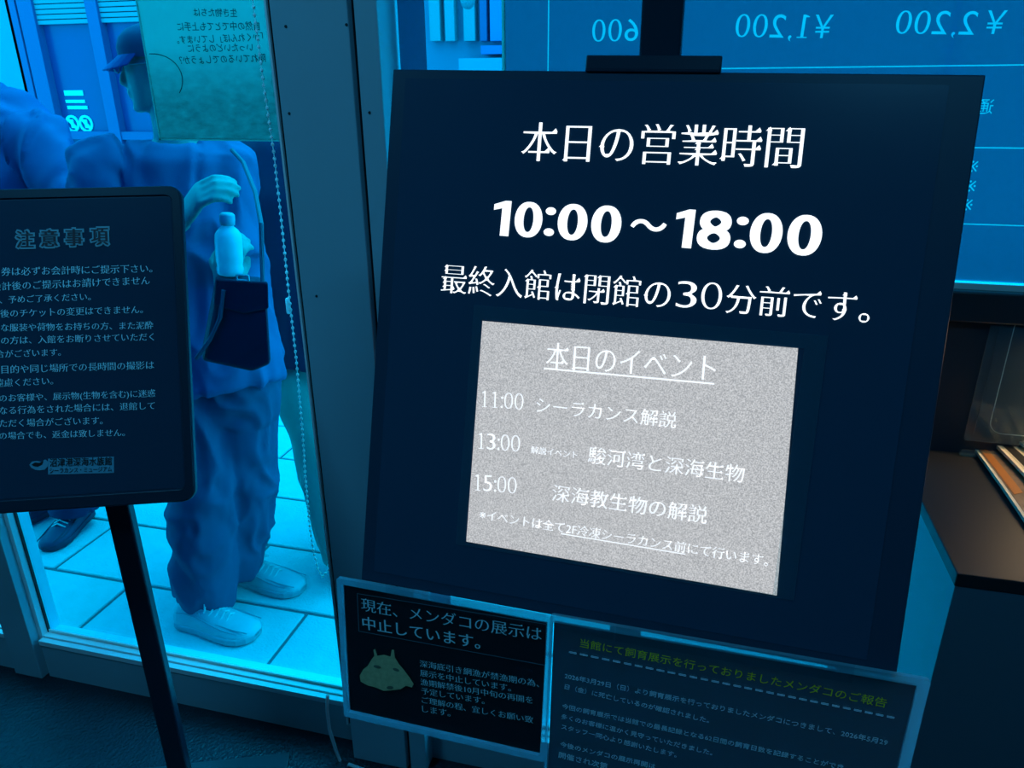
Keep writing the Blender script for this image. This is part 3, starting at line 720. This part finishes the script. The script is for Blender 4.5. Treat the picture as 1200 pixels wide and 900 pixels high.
# ---- people ------------------------------------------------------
def lerp(a, b, t): return Vector(a).lerp(Vector(b), t)
def hand(mb, wrist, fdir, palm_n, thumb_side, L=.18, curl=1.0, spread=.004):
    """palm and five separate fingers. fdir wrist->knuckles, palm_n points out of the palm (fingers curl towards it), thumb_side the side of the thumb"""
    w = Vector(wrist); f = Vector(fdir).normalized(); n = Vector(palm_n); n = (n-f*n.dot(f)).normalized(); s = f.cross(n)
    if s.dot(Vector(thumb_side)) < 0: s = -s
    pl = L*.5
    mb.loft([(w-f*.02, .024, .018), (w, .026, .018), (w+f*pl*.35, .036, .017), (w+f*pl*.8, .040, .015), (w+f*pl, .038, .013)], 12, n)
    for k, (off, ln) in enumerate(((.028, .92), (.0095, 1.0), (-.0095, .94), (-.027, .76))):
        b = w+f*pl*.97+s*off; seg = [L*.24*ln, L*.15*ln, L*.115*ln]; p = [b-f*.012, b]; a = 0; q = b
        for i, sg in enumerate(seg):
            a += (.55, .95, .75)[i]*curl
            d = f*math.cos(a)+n*math.sin(a)+s*(off*2*spread); q = q+d*sg; p.append(q)
        r = (.0098, .0095, .009, .0085, .0075)
        mb.loft([(p[i], r[i], r[i]) for i in range(len(p))], 8, s)
    b = w+f*pl*.28+s*.030
    d1 = (f*.55+s*.6+n*.45).normalized(); d2 = (f*.75+s*.0+n*.65).normalized()
    mb.loft([(b-s*.014, .013, .013), (b+d1*L*.17, .0115, .0115), (b+d1*L*.17+d2*L*.14, .0105, .010), (b+d1*L*.17+d2*L*.22, .0085, .008)], 8, n)
def head(mb, c, fdir, tilt=0, s=1.):
    """c: centre of the skull, fdir: where the face looks"""
    f = Vector(fdir).normalized(); u = Vector((0, 0, 1)); sd = f.cross(u).normalized(); u = sd.cross(f)
    def P(a, b, z): return c + (f*a+sd*b+u*z)*s
    # stacked outline sections, chin to crown: (z, front, back, half width)
    secs = [(-.125, .078, .020, .030), (-.110, .088, -.005, .046), (-.085, .090, -.045, .056), (-.055, .091, -.070, .064), (-.02, .090, -.088, .070), (.02, .090, -.096, .074), (.055, .084, -.095, .073), (.085, .062, -.080, .060), (.104, .030, -.05, .036)]
    n = 18; vs = []; fs = []
    for z, fr_, bk_, hw_ in secs:
        m, r = (fr_+bk_)/2, (fr_-bk_)/2
        for k in range(n):
            a = 2*math.pi*k/n; vs.append(P(m+r*math.cos(a), hw_*math.sin(a), z))
    for i in range(len(secs)-1):
        for k in range(n): fs.append((i*n+k, i*n+(k+1) % n, (i+1)*n+(k+1) % n, (i+1)*n+k))
    fs += [tuple(range(n-1, -1, -1)), tuple((len(secs)-1)*n+k for k in range(n))]
    mb.add(vs, fs)
    mb.loft([(P(.084, 0, .012), .008, .008), (P(.100, 0, -.018), .011, .010), (P(.108, 0, -.034), .014, .011), (P(.088, 0, -.042), .014, .009)], 10, sd)   # nose
    mb.loft([(P(.088, -.022, -.066), .006, .006), (P(.094, 0, -.065), .008, .007), (P(.088, .022, -.066), .006, .006)], 8, u)                        # lips
    mb.loft([(P(.086, -.018, -.077), .006, .006), (P(.092, 0, -.077), .008, .007), (P(.086, .018, -.077), .006, .006)], 8, u)
    mb.ball(P(.076, 0, -.112), .020*s, .020*s, .016*s)
    for sg in (-1, 1):
        mb.loft([(P(.070, sg*.014, .020), .008, .008), (P(.078, sg*.035, .024), .010, .008), (P(.060, sg*.058, .018), .008, .008)], 8, u)     # brow
        mb.ball(P(.074, sg*.032, .002), .012*s, .012*s, .010*s, 10, 6)
        mb.loft([(P(-.012, sg*.072, .012), .018, .007), (P(-.016, sg*.082, .0), .017, .006), (P(-.010, sg*.074, -.032), .010, .006)], 10, f)  # ear
    return P
def shoe(t, heel, toe, width=.098, name='shoe', m=None, msole=None):
    h = Vector(heel); f = (Vector(toe)-h); L = f.length; f.normalize(); s = Vector((-f.y, f.x, 0)); u = Vector((0, 0, 1))
    secs = [(.0, .30, .075), (.06, .34, .088), (.18, .36, .095), (.32, .38, .092), (.46, .43, .078), (.60, .48, .064), (.74, .50, .054), (.86, .46, .048), (.95, .33, .040), (1.0, .16, .03)]
    n = 16; vs = []; fs = []
    for a, hw_, hh in secs:
        for k in range(n):
            an = 2*math.pi*k/n; x = hw_*width*math.copysign(abs(math.cos(an))**.75, math.cos(an)); z = max(.022, .022+(hh-.022)*max(0, math.sin(an))**.8) if math.sin(an) > 0 else .014
            vs.append(h+f*(a*L)+s*(x*(1.0 if math.sin(an) <= 0 else .55+.45*abs(math.cos(an))))+u*z)
    for i in range(len(secs)-1):
        for k in range(n): fs.append((i*n+k, i*n+(k+1) % n, (i+1)*n+(k+1) % n, (i+1)*n+k))
    fs += [tuple(range(n-1, -1, -1)), tuple((len(secs)-1)*n+k for k in range(n))]
    sh = MB().add(vs, fs).build(name, m, t, smooth=True)
    out = [h+f*(a*L)+s*(hw_*width*1.08) for a, hw_, _ in secs]+[h+f*(a*L)-s*(hw_*width*1.08) for a, hw_, _ in reversed(secs)]
    out = [q+u*.003 for q in out]
    MB().prism(out, u*.021).build('sole', msole, sh, bevel=.004)
    sm_ = MB()
    for sg in (-1, 1):
        for zz in (.62, .30):
            pp = []
            for a, hw_, hh in secs[1:8]:
                an = math.radians(20+40*zz); x = hw_*width*abs(math.cos(an))**.75*(.55+.45*math.cos(an)); z = .022+(hh-.022)*math.sin(an)**.8
                pp.append(h+f*(a*L+(.03 if zz > .5 else 0)*math.sin(a*9))+s*(sg*(x+.0005))+u*z)
            sm_.tube(pp, .0020, 5)
    sm_.build('seam', msole, sh)
    lc = MB()
    for k in range(5):
        a = .40+.065*k; z = (.086, .079, .073, .068, .063)[k]; q = h+f*(a*L)
        lc.tube([q+s*.026+u*(z-.012), q+f*.004+u*(z+.006), q-s*.026+u*(z-.012)], .0032, 6)
    q = h+f*(.38*L)+u*.094
    for sg in (-1, 1): lc.tube([q, q+s*sg*.02+u*.012+f*.01, q+s*sg*.035-u*.004+f*.02, q+s*sg*.012+f*.006], .0026, 6)
    lc.build('laces', mat('pale_laces', (.8, .8, .74), .7), sh)
    return sh

M_shoe = mat('pale_shoe_fabric', (.56, .62, .62), .75, bump=.2, bscale=300, vary=.08, vscale=40); M_sole = mat('pale_shoe_sole', (.42, .46, .48), .6)
M_tee = mat('navy_tee', (.12, .15, .31), .85, bump=.15, bscale=400); M_jean = mat('blue_denim', (.075, .11, .20), .85, bump=.3, bscale=500, vary=.15, vscale=18)
# person with the cap
AY = 1.74
pA = thing('person', 'person in a cap, dark tee and jeans holding a bottle outside the window', 'person', onz(262, 712, 0))
HSC = .84; hd = at(183, 79, 1.80); nb = at(206, 158, 1.79); shR = at(126, 196, 1.70); shL = at(266, 194, 1.84)
chest = at(215, 240, 1.78); waist = at(238, 360, 1.78); hip = at(252, 438, 1.76)
knR, anR = at(238, 575, 1.66), at(240, 690, 1.64); knL, anL = at(287, 560, 1.78), at(284, 655, 1.81)
hipR = at(226, 460, 1.72); hipL = at(280, 460, 1.80)
elR = at(128, 330, 1.62); wrR = at(213, 258, 1.535)
elL = at(278, 312, 1.76); wrL = at(262, 336, 1.60)
mb = MB()
Pf = head(mb, hd, (-1, -.32, -.05), 0, HSC)
mb.loft([(nb+Vector((0, 0, -.06)), .075, .06), (nb+Vector((0, 0, 0)), .056, .054), (hd+Vector((.01, .012, -.075)), .047, .050)], 14)
mb.loft([(hip, .13, .095), (waist, .125, .09), (chest, .15, .10), (nb+Vector((0, 0, -.07)), .12, .08)], 18, (.35, -1, 0))
for sh_, el, wr in ((shR, elR, wrR), (shL, elL, wrL)):
    mb.loft([(sh_, .05, .05), (lerp(sh_, el, .5), .044, .044), (el, .036, .036), (lerp(el, wr, .3), .037, .037), (wr, .025, .022)], 12)
for h_, k_, a_ in ((hipR, knR, anR), (hipL, knL, anL)):
    mb.loft([(h_, .085, .085), (k_, .055, .055), (lerp(k_, a_, .35), .052, .055), (a_, .036, .036), (a_+Vector((0, 0, -.06)), .034, .034)], 12)
hand(mb, wrR, at(244, 214, 1.50)-wrR, (.75, .6, -.1), (-.3, -.2, 1), L=.205, curl=.8)
hand(mb, wrL, at(268, 302, 1.585)-wrL, (.1, .9, .25), (-1, 0, .2), L=.18, curl=.95)
body = finish(remeshed(mb, .0055, 3), 'body', M_skin, pA, smooth=True)
# tee
mb = MB()
mb.loft([(hip+Vector((0, 0, -.02)), .195, .15), (lerp(hip, waist, .5), .185, .145), (waist, .18, .14), (chest, .185, .135), (lerp(chest, nb, .62), .175, .11), (nb+Vector((0, 0, -.035)), .13, .085)], 24, (.35, -1, 0), dome=False)
mb.loft([(shR+Vector((.05, .02, .02)), .075, .075), (shR, .088, .088), (lerp(shR, elR, .45), .085, .085), (lerp(shR, elR, .95), .080, .080)], 16, dome=False)
mb.loft([(shL+Vector((-.05, -.02, .02)), .07, .07), (shL, .072, .072), (lerp(shL, elL, .45), .068, .068), (lerp(shL, elL, .9), .066, .066)], 16, dome=False)
finish(remeshed(mb, .009, 4, .017, (11, 11, 5), 3), 'tee', M_tee, pA, smooth=True)
ng = [nb+Vector((.088*math.cos(a), .075*math.sin(a)-.008, -.026-.026*(math.sin(a) < 0)*-math.sin(a))) for a in [2*math.pi*k/24 for k in range(25)]]
MB().tube(ng, .011, 8).build('collar', M_tee, pA, smooth=True)
# jeans
mb = MB()
mb.loft([(hip+Vector((0, 0, .05)), .165, .125), (hip+Vector((0, 0, -.03)), .175, .13), (lerp(hip, lerp(hipR, hipL, .5), 1)+Vector((0, 0, -.07)), .165, .12)], 20, (.35, -1, 0), dome=False)
hemR = onz(240, 702, .055); hemL = onz(279, 668, .075)
hemR.y = max(hemR.y, 1.60)
mb.loft([(hipR+Vector((0, 0, .02)), .115, .115), (lerp(hipR, knR, .5), .105, .11), (knR, .096, .105), (lerp(knR, anR, .5), .092, .10), (hemR, .090, .085)], 18, (.35, -1, 0), dome=False)
mb.loft([(hipL+Vector((0, 0, .02)), .105, .115), (lerp(hipL, knL, .5), .098, .11), (knL, .094, .10), (lerp(knL, anL, .5), .086, .10), (hemL, .062, .07)], 18, (.35, -1, 0), dome=False)
finish(remeshed(mb, .009, 4, .013, (12, 12, 7), 8), 'jeans', M_jean, pA, smooth=True)
heR, toR = onz(214, 728, 0.0), onz(303, 747, 0.0); heL, toL = onz(276, 676, 0), onz(356, 694, 0)
shoe(pA, heR, toR, .118, 'shoe', M_shoe, M_sole); shoe(pA, heL, toL, .112, 'shoe', M_shoe, M_sole)
# cap: crown and brim
mb = MB(); f = Vector((-1, -.32, -.05)).normalized(); sd = f.cross(Vector((0, 0, 1))).normalized(); uu = sd.cross(f); f = f*HSC; sd = sd*HSC; uu = uu*HSC
n = 20; vs = []; ringz = ((.028, .104, .086), (.06, .104, .086), (.088, .092, .077), (.110, .066, .056), (.122, .03, .026))
for z, a_, b_ in ringz:
    for k in range(n):
        an = 2*math.pi*k/n; vs.append(hd + f*(a_*math.cos(an)-.003) + sd*(b_*math.sin(an)) + uu*z)
fs = [(i*n+k, i*n+(k+1) % n, (i+1)*n+(k+1) % n, (i+1)*n+k) for i in range(len(ringz)-1) for k in range(n)]+[tuple((len(ringz)-1)*n+k for k in range(n))]
mb.add(vs, fs)
M_cap = mat('dark_cap', (.07, .08, .16), .8)
cap = mb.build('cap', M_cap, pA, smooth=True)
mb = MB(); top = []; 
for k in range(13):
    a = math.radians(-78+13*k); r = 1.0
    inn = hd + f*(.100*math.cos(a)) + sd*(.086*math.sin(a)) + uu*.034
    outw = hd + f*(.098*math.cos(a)+.058*max(0, math.cos(a))**.45) + sd*(.090*math.sin(a)) + uu*(.034-.034*max(0, math.cos(a))**.5 - .012*abs(math.sin(a)))
    top += [inn, outw, inn+uu*.004, outw+uu*.004]
fs = []
for k in range(12):
    o = 4*k; fs += [(o, o+4, o+5, o+1), (o+2, o+3, o+7, o+6), (o+1, o+5, o+7, o+3), (o, o+2, o+6, o+4)]
fs += [(0, 1, 3, 2), (48, 50, 51, 49)]
mb.add(top, fs).build('brim', mat('purple_brim', (.20, .07, .30), .7), cap)
mb = MB()
for sg in (-1, 1):
    mb.loft([(hd+f*(-.05)+sd*sg*.072+uu*.03, .03, .012), (hd+f*(-.055)+sd*sg*.068-uu*.03, .03, .012)], 10, sd)
mb.loft([(hd-f*.085+uu*.03, .065, .02), (hd-f*.075-uu*.05, .055, .02)], 12, f)
finish(remeshed(mb, .008, 2), 'hair', M_hair, pA, smooth=True)
mb = MB()
gl = []
for sg in (-1, 1):
    cc = hd+f*.104+sd*sg*.034+uu*.006
    mb.tube([cc+sd*(.024*math.cos(a))+uu*(.017*math.sin(a)) for a in [2*math.pi*k/14 for k in range(15)]], .0018, 6)
    mb.tube([cc+sd*sg*.024+uu*.004, hd-f*.005+sd*sg*.078+uu*.01], .0018, 6)
mb.build('glasses', mat('glasses_rim', (.5, .5, .5), .3), pA)
# bottle held in the left hand
b0 = at(270, 321, 1.54); b1 = at(266, 250, 1.54)
bt = thing('water_bottle', 'small clear plastic bottle with a pale cap held by the person in the cap', 'bottle', b0)
ax = (b1-b0); L = ax.length; ax.normalize()
prof = [(0, .026), (.02, .030), (.10, .031), (.16, .029), (.22, .031), (.55, .031), (.66, .030), (.74, .022), (.79, .0135), (.84, .0130)]
MB().loft([(b0+ax*(L*a), r, r) for a, r in prof], 18, (0, -1, 0), dome=False).build('body', mat('cloudy_plastic', (.72, .78, .78), .2, trans=(.25, .28, .28)), bt, smooth=True)
MB().loft([(b0+ax*(L*a), r, r) for a, r in ((.82, .0165), (.90, .0175), (.97, .0170), (1.0, .014))], 18, (0, -1, 0), dome=False).build('bottle_cap', mat('bottle_cap', (.55, .62, .70), .45), bt, smooth=True)
# shoulder bag
bg = thing('shoulder_bag', 'dark shoulder bag with buckled straps hanging at the hip of the person in the cap', 'bag', at(280, 430, 1.60))
q = [at(*k, 1.50) for k in ((254, 329), (312, 333), (318, 428), (296, 437), (236, 424))]
mb = MB().prism(q, (-.050, .07, 0)); M_bag = mat('dark_nylon', (.02, .025, .06), .6, bump=.2, bscale=60)
mb.build('pouch', M_bag, bg, bevel=.012, segs=3)
MB().prism([at(*k, 1.493) for k in ((252, 327), (314, 331), (315, 362), (286, 368), (250, 358))], (-.008, .012, 0)).build('flap', M_bag, bg, bevel=.004)
MB().tube([at(308, 335, 1.50), at(306, 262, 1.52), at(299, 225, 1.60), at(285, 190, 1.72), at(272, 176, 1.78)], .0055, 8).build('strap', mat('pale_webbing', (.12, .18, .22), .7), bg)
MB().tube([at(262, 340, 1.49), at(258, 372, 1.49), at(246, 398, 1.49), at(230, 420, 1.49)], .005, 8).build('strap', mat('grey_webbing', (.08, .13, .18), .7), bg)
mb = MB(); 
bk4 = [at(*k, 1.49) for k in ((277, 322), (291, 323), (292, 329), (278, 328))]
for i in range(4): mb.tube([bk4[i], bk4[(i+1) % 4]], .0025, 6)
mb.build('buckle', mat('pale_metal', (.75, .78, .8), .3, .6), bg)
# crossing strap gripped by the raised hand
# person at the far left in a draped jacket
def simple_person(name_label, feet, hipc, chestc, neck, headc, sR, sL, m_top, m_leg, fd, topsecs, folds, arms, legs, toes, seed):
    t = thing('person', name_label, 'person', feet)
    mb = MB(); head(mb, headc, fd)
    mb.loft([(neck+Vector((0, 0, -.07)), .07, .06), (neck, .056, .055), (headc+Vector((0, 0, -.09)), .052, .054)], 12)
    mb.loft([(hipc, .13, .095), (chestc, .15, .10), (neck+Vector((0, 0, -.08)), .11, .075)], 16)
    for pth in arms:
        mb.loft([(pth[0], .05, .05), (pth[1], .038, .038), (pth[2], .026, .024)], 10); fdv = (pth[2]-pth[1])
        hand(mb, pth[2], fdv, (0, -1, 0) if abs(fdv.z) > .05 else (0, 0, -1), (0, -1, .3), L=.175, curl=.55)
    for pth in legs: mb.loft([(pth[0], .08, .08), (pth[1], .055, .055), (pth[2], .038, .038)], 10)
    finish(remeshed(mb, .008, 3), 'body', M_skin, t, smooth=True)
    mb = MB(); mb.loft(topsecs, 22, dome=False)
    for pth in arms: mb.loft([(pth[0], .085, .085), (lerp(pth[0], pth[1], .5), .080, .08), (pth[1], .072, .072), (lerp(pth[1], pth[2], .8), .055, .055)], 14)
    finish(remeshed(mb, .011, 5, folds, (8, 8, 3.5), seed), 'jacket', m_top, t, smooth=True)
    mb = MB(); mb.loft([(hipc+Vector((0, 0, .05)), .16, .12), (hipc+Vector((0, 0, -.1)), .165, .12)], 16, dome=False)
    for pth in legs: mb.loft([(pth[0], .105, .105), (pth[1], .088, .088), (pth[2]+Vector((0, 0, -.02)), .085, .085)], 16, dome=False)
    finish(remeshed(mb, .011, 4, .01, (9, 9, 4), seed+4), 'trousers', m_leg, t, smooth=True)
    for pth, d in zip(legs, toes):
        h_ = Vector((pth[2].x, pth[2].y, 0))-Vector(d).normalized()*.07
        shoe(t, h_, h_+Vector(d).normalized()*.26, .10, 'shoe', mat('dark_shoe', (.04, .06, .12), .6), mat('dark_sole', (.03, .04, .08), .6))
    f = Vector(fd).normalized(); mb = MB(); c = headc
    mb.loft([(c-f*.03+Vector((0, 0, .09)), .075, .085), (c-f*.035+Vector((0, 0, .03)), .085, .085), (c-f*.05+Vector((0, 0, -.05)), .07, .055)], 14, f)
    finish(remeshed(mb, .010, 2), 'hair', M_hair, t, smooth=True)
    return t
M_jacket = mat('blue_jacket', (.10, .10, .28), .7, bump=.1, bscale=300); M_navy = mat('navy_cloth', (.03, .04, .10), .85, bump=.15, bscale=300)
Bc = at(-8, 300, 2.05); bx = -2.30
fB = Vector((bx, 2.0, 0))
simple_person('person in a draped blue jacket at the far left outside the window', fB,
    Vector((bx, 2.03, .92)), Vector((bx, 2.05, 1.28)), Vector((bx-.03, 2.07, 1.53)), Vector((bx-.05, 2.06, 1.70)), None, None, M_jacket, mat('dark_trousers', (.03, .03, .10), .85), (-.6, -1, 0),
    [(Vector((bx, 2.03, .80)), .27, .20), (Vector((bx, 2.04, 1.05)), .27, .20), (Vector((bx, 2.05, 1.28)), .29, .19), (Vector((bx, 2.06, 1.42)), .27, .15), (Vector((bx-.02, 2.07, 1.50)), .16, .11), (Vector((bx-.03, 2.07, 1.53)), .09, .09)], .030,
    [(Vector((bx+.24, 2.03, 1.40)), Vector((bx+.40, 1.96, 1.20)), Vector((bx+.20, 1.80, 1.12))), (Vector((bx-.24, 2.05, 1.40)), Vector((bx-.30, 2.0, 1.12)), Vector((bx-.26, 1.9, .9)))],
    [(Vector((bx+.09, 2.02, .88)), Vector((bx+.08, 2.0, .48)), Vector((bx+.06, 1.99, .09))), (Vector((bx-.09, 2.04, .88)), Vector((bx-.10, 2.04, .48)), Vector((bx-.12, 2.06, .09)))], [(.2, -1, 0), (-.3, -1, 0)], 11)
# person behind the pillar
cC = at(352, 300, 2.22); cx = cC.x; cy = 2.22
fC = Vector((cx, cy, 0)); k1 = at(352, 560, 2.0); k2 = at(395, 676, 1.93)
simple_person('person in a long navy shirt and pale wide trousers half hidden behind the pillar', fC,
    Vector((cx, cy, .90)), Vector((cx, cy, 1.25)), Vector((cx, cy+.01, 1.45)), Vector((cx, cy, 1.62)), None, None, M_navy, mat('beige_trousers', (.32, .40, .33), .8), (1, -.6, 0),
    [(Vector((cx, cy, .70)), .235, .19), (Vector((cx, cy, 1.0)), .215, .17), (Vector((cx, cy, 1.25)), .205, .16), (Vector((cx, cy, 1.38)), .18, .13), (Vector((cx, cy+.01, 1.44)), .10, .09)], .012,
    [(Vector((cx-.15, cy, 1.34)), Vector((cx-.19, cy+.09, 1.08)), Vector((cx-.17, cy+.08, .85))), (Vector((cx+.17, cy, 1.34)), Vector((cx+.22, cy, 1.06)), Vector((cx+.2, cy-.1, .85)))],
    [(Vector((cx-.085, cy, .84)), Vector((k1.x+.04, 2.06, .48)), Vector((k2.x+.04, 1.95, .09))), (Vector((cx+.09, cy, .84)), Vector((cx+.1, cy-.02, .48)), Vector((cx+.12, cy+.02, .09)))], [(1, -.5, 0), (1, -.6, 0)], 21)

# ---- buildings over the road ----------------------------------------
BY = 6.2
def bx_(x0, x1, y0, y1): a = at(x0, y0, BY); b = at(x1, y1, BY); return min(a.x, b.x), max(a.x, b.x), min(a.z, b.z), max(a.z, b.z)
bd = thing('shop_building', 'blue shop building with dark glazing and white door signs across the street', 'building', (-4.5, BY, 0))
M_bwall = mat('pale_wall', (.30, .30, .34), .8); M_bdark = mat('dark_shop_glass', (.06, .055, .19), .25, 0, .5); M_bframe = mat('shop_frame', (.10, .10, .25), .6)
xg0 = at(22, 60, BY).x; xg1 = at(330, 100, BY).x
MB().box((-9, BY, 0), (xg0, BY+.5, 6)).build('wall', M_bwall, bd)
MB().box((xg0, BY+.08, 0), (xg1+.3, BY+.5, 6)).build('glazing', M_bdark, bd)
for x, w in ((24, .10), (40, .16), (116, .12), (210, .12), (300, .12)):
    X = at(x, 60, BY).x; MB().box((X-w/2, BY, 0), (X+w/2, BY+.09, 6)).build('post', M_bframe, bd)
za, zb_ = at(90, 27, BY).z, at(90, 2, BY).z
for k in range(5):
    z = za+(zb_-za)*k/4; MB().box((xg0+.25, BY+.03, z), (xg1, BY+.08, z+(zb_-za)*.2)).build('louvre', M_bwall, bd)
zq = at(300, 160, BY).z
MB().box((xg0, BY+.01, zq-.04), (xg1, BY+.09, zq+.03)).build('rail', M_bframe, bd)
M_sign = mat('white_sign_vinyl', (.85, .85, .75), .6)
SP = Plane((0, BY+.075, 0), (1, 0, 0), (0, 0, -1))
def srect(x0, y0, x1, y1, name='sign_line'):
    a, b = SP.uv(x0, y0), SP.uv(x1, y1); slab(SP, [(a.x, a.y), (b.x, a.y), (b.x, b.y), (a.x, b.y)], .01, .005).build(name, M_sign, bd)
srect(75, 106, 98, 112); srect(77, 117, 100, 120.5); srect(79, 124, 103, 128)
for cx_, cy_ in ((85, 145), (101, 145)):
    c = SP.uv(cx_, cy_); r = (SP.uv(cx_+8, cy_)-c).length
    o = [(c.x+r*math.cos(a), c.y+r*math.sin(a)) for a in [2*math.pi*k/20 for k in range(20)]]; i_ = [(c.x+r*.72*math.cos(a), c.y+r*.72*math.sin(a)) for a in [2*math.pi*k/20 for k in range(20)]]
    ring_slab(SP, o, i_, .01, .005).build('sign_ring', M_sign, bd)
    slab(SP, [(c.x-r*.7, c.y-r*.45), (c.x-r*.45, c.y-r*.7), (c.x+r*.7, c.y+r*.45), (c.x+r*.45, c.y+r*.7)], .01, .006).build('sign_slash', M_sign, bd)
    slab(SP, [(c.x-r*.2, c.y-r*.5), (c.x+r*.2, c.y-r*.5), (c.x+r*.2, c.y+r*.5), (c.x-r*.2, c.y+r*.5)], .01, .004).build('sign_symbol', M_sign, bd)
xx = bx_(258, 292, 100, 210)
MB().box((xx[0], BY-.1, 0), (xx[1], BY+.09, 6)).build('column', M_bwall, bd)
# second building, seen in the gap right of the pillar
b2 = thing('arcade_building', 'pale building with blue vertical panels across the street, seen right of the pillar', 'building', (-.3, BY+.4, 0))
x0, x1 = at(440, 40, BY).x, 4.5
MB().box((xg1+.3, BY+.4, 0), (x1, BY+.9, 6)).build('wall', mat('pale_blue_wall', (.20, .20, .30), .8), b2)
for xa_, xb2, m in ((503, 515, M_bwall), (521, 532, M_bwall), (543, 556, M_bwall), (562, 570, M_bframe), (574, 588, mat('violet_panel', (.22, .20, .42), .7))):
    a = at(xa_, 20, BY+.3); b = at(xb2, 20, BY+.3); zt = at(xa_, 48, BY+.3).z
    MB().box((a.x, BY+.3, zt), (b.x, BY+.4, 5)).build('panel', m, b2)
z0, z1 = at(540, 64, BY+.2).z, at(540, 54, BY+.2).z
MB().box((at(555, 50, BY).x, BY+.2, z0), (at(640, 50, BY).x, BY+.4, z1)).build('fascia', mat('violet_fascia', (.20, .16, .42), .7), b2)
MB().box((at(530, 50, BY).x, BY+.15, z0-.25), (at(640, 50, BY).x, BY+.4, z0-.03)).build('ledge', mat('grey_ledge', (.36, .30, .40), .7), b2)
lt = at(548, -1, 5.6); 
la = thing('lantern', 'small red paper lantern hanging across the street', 'lantern', lt)
MB().ball(lt, .055, .055, .065).build('shade', mat('red_paper', (.9, .25, .3), .7), la, smooth=True)
MB().tube([lt+Vector((0, 0, .06)), lt+Vector((0, 0, .5))], .004, 6).build('cord', M_black, la)
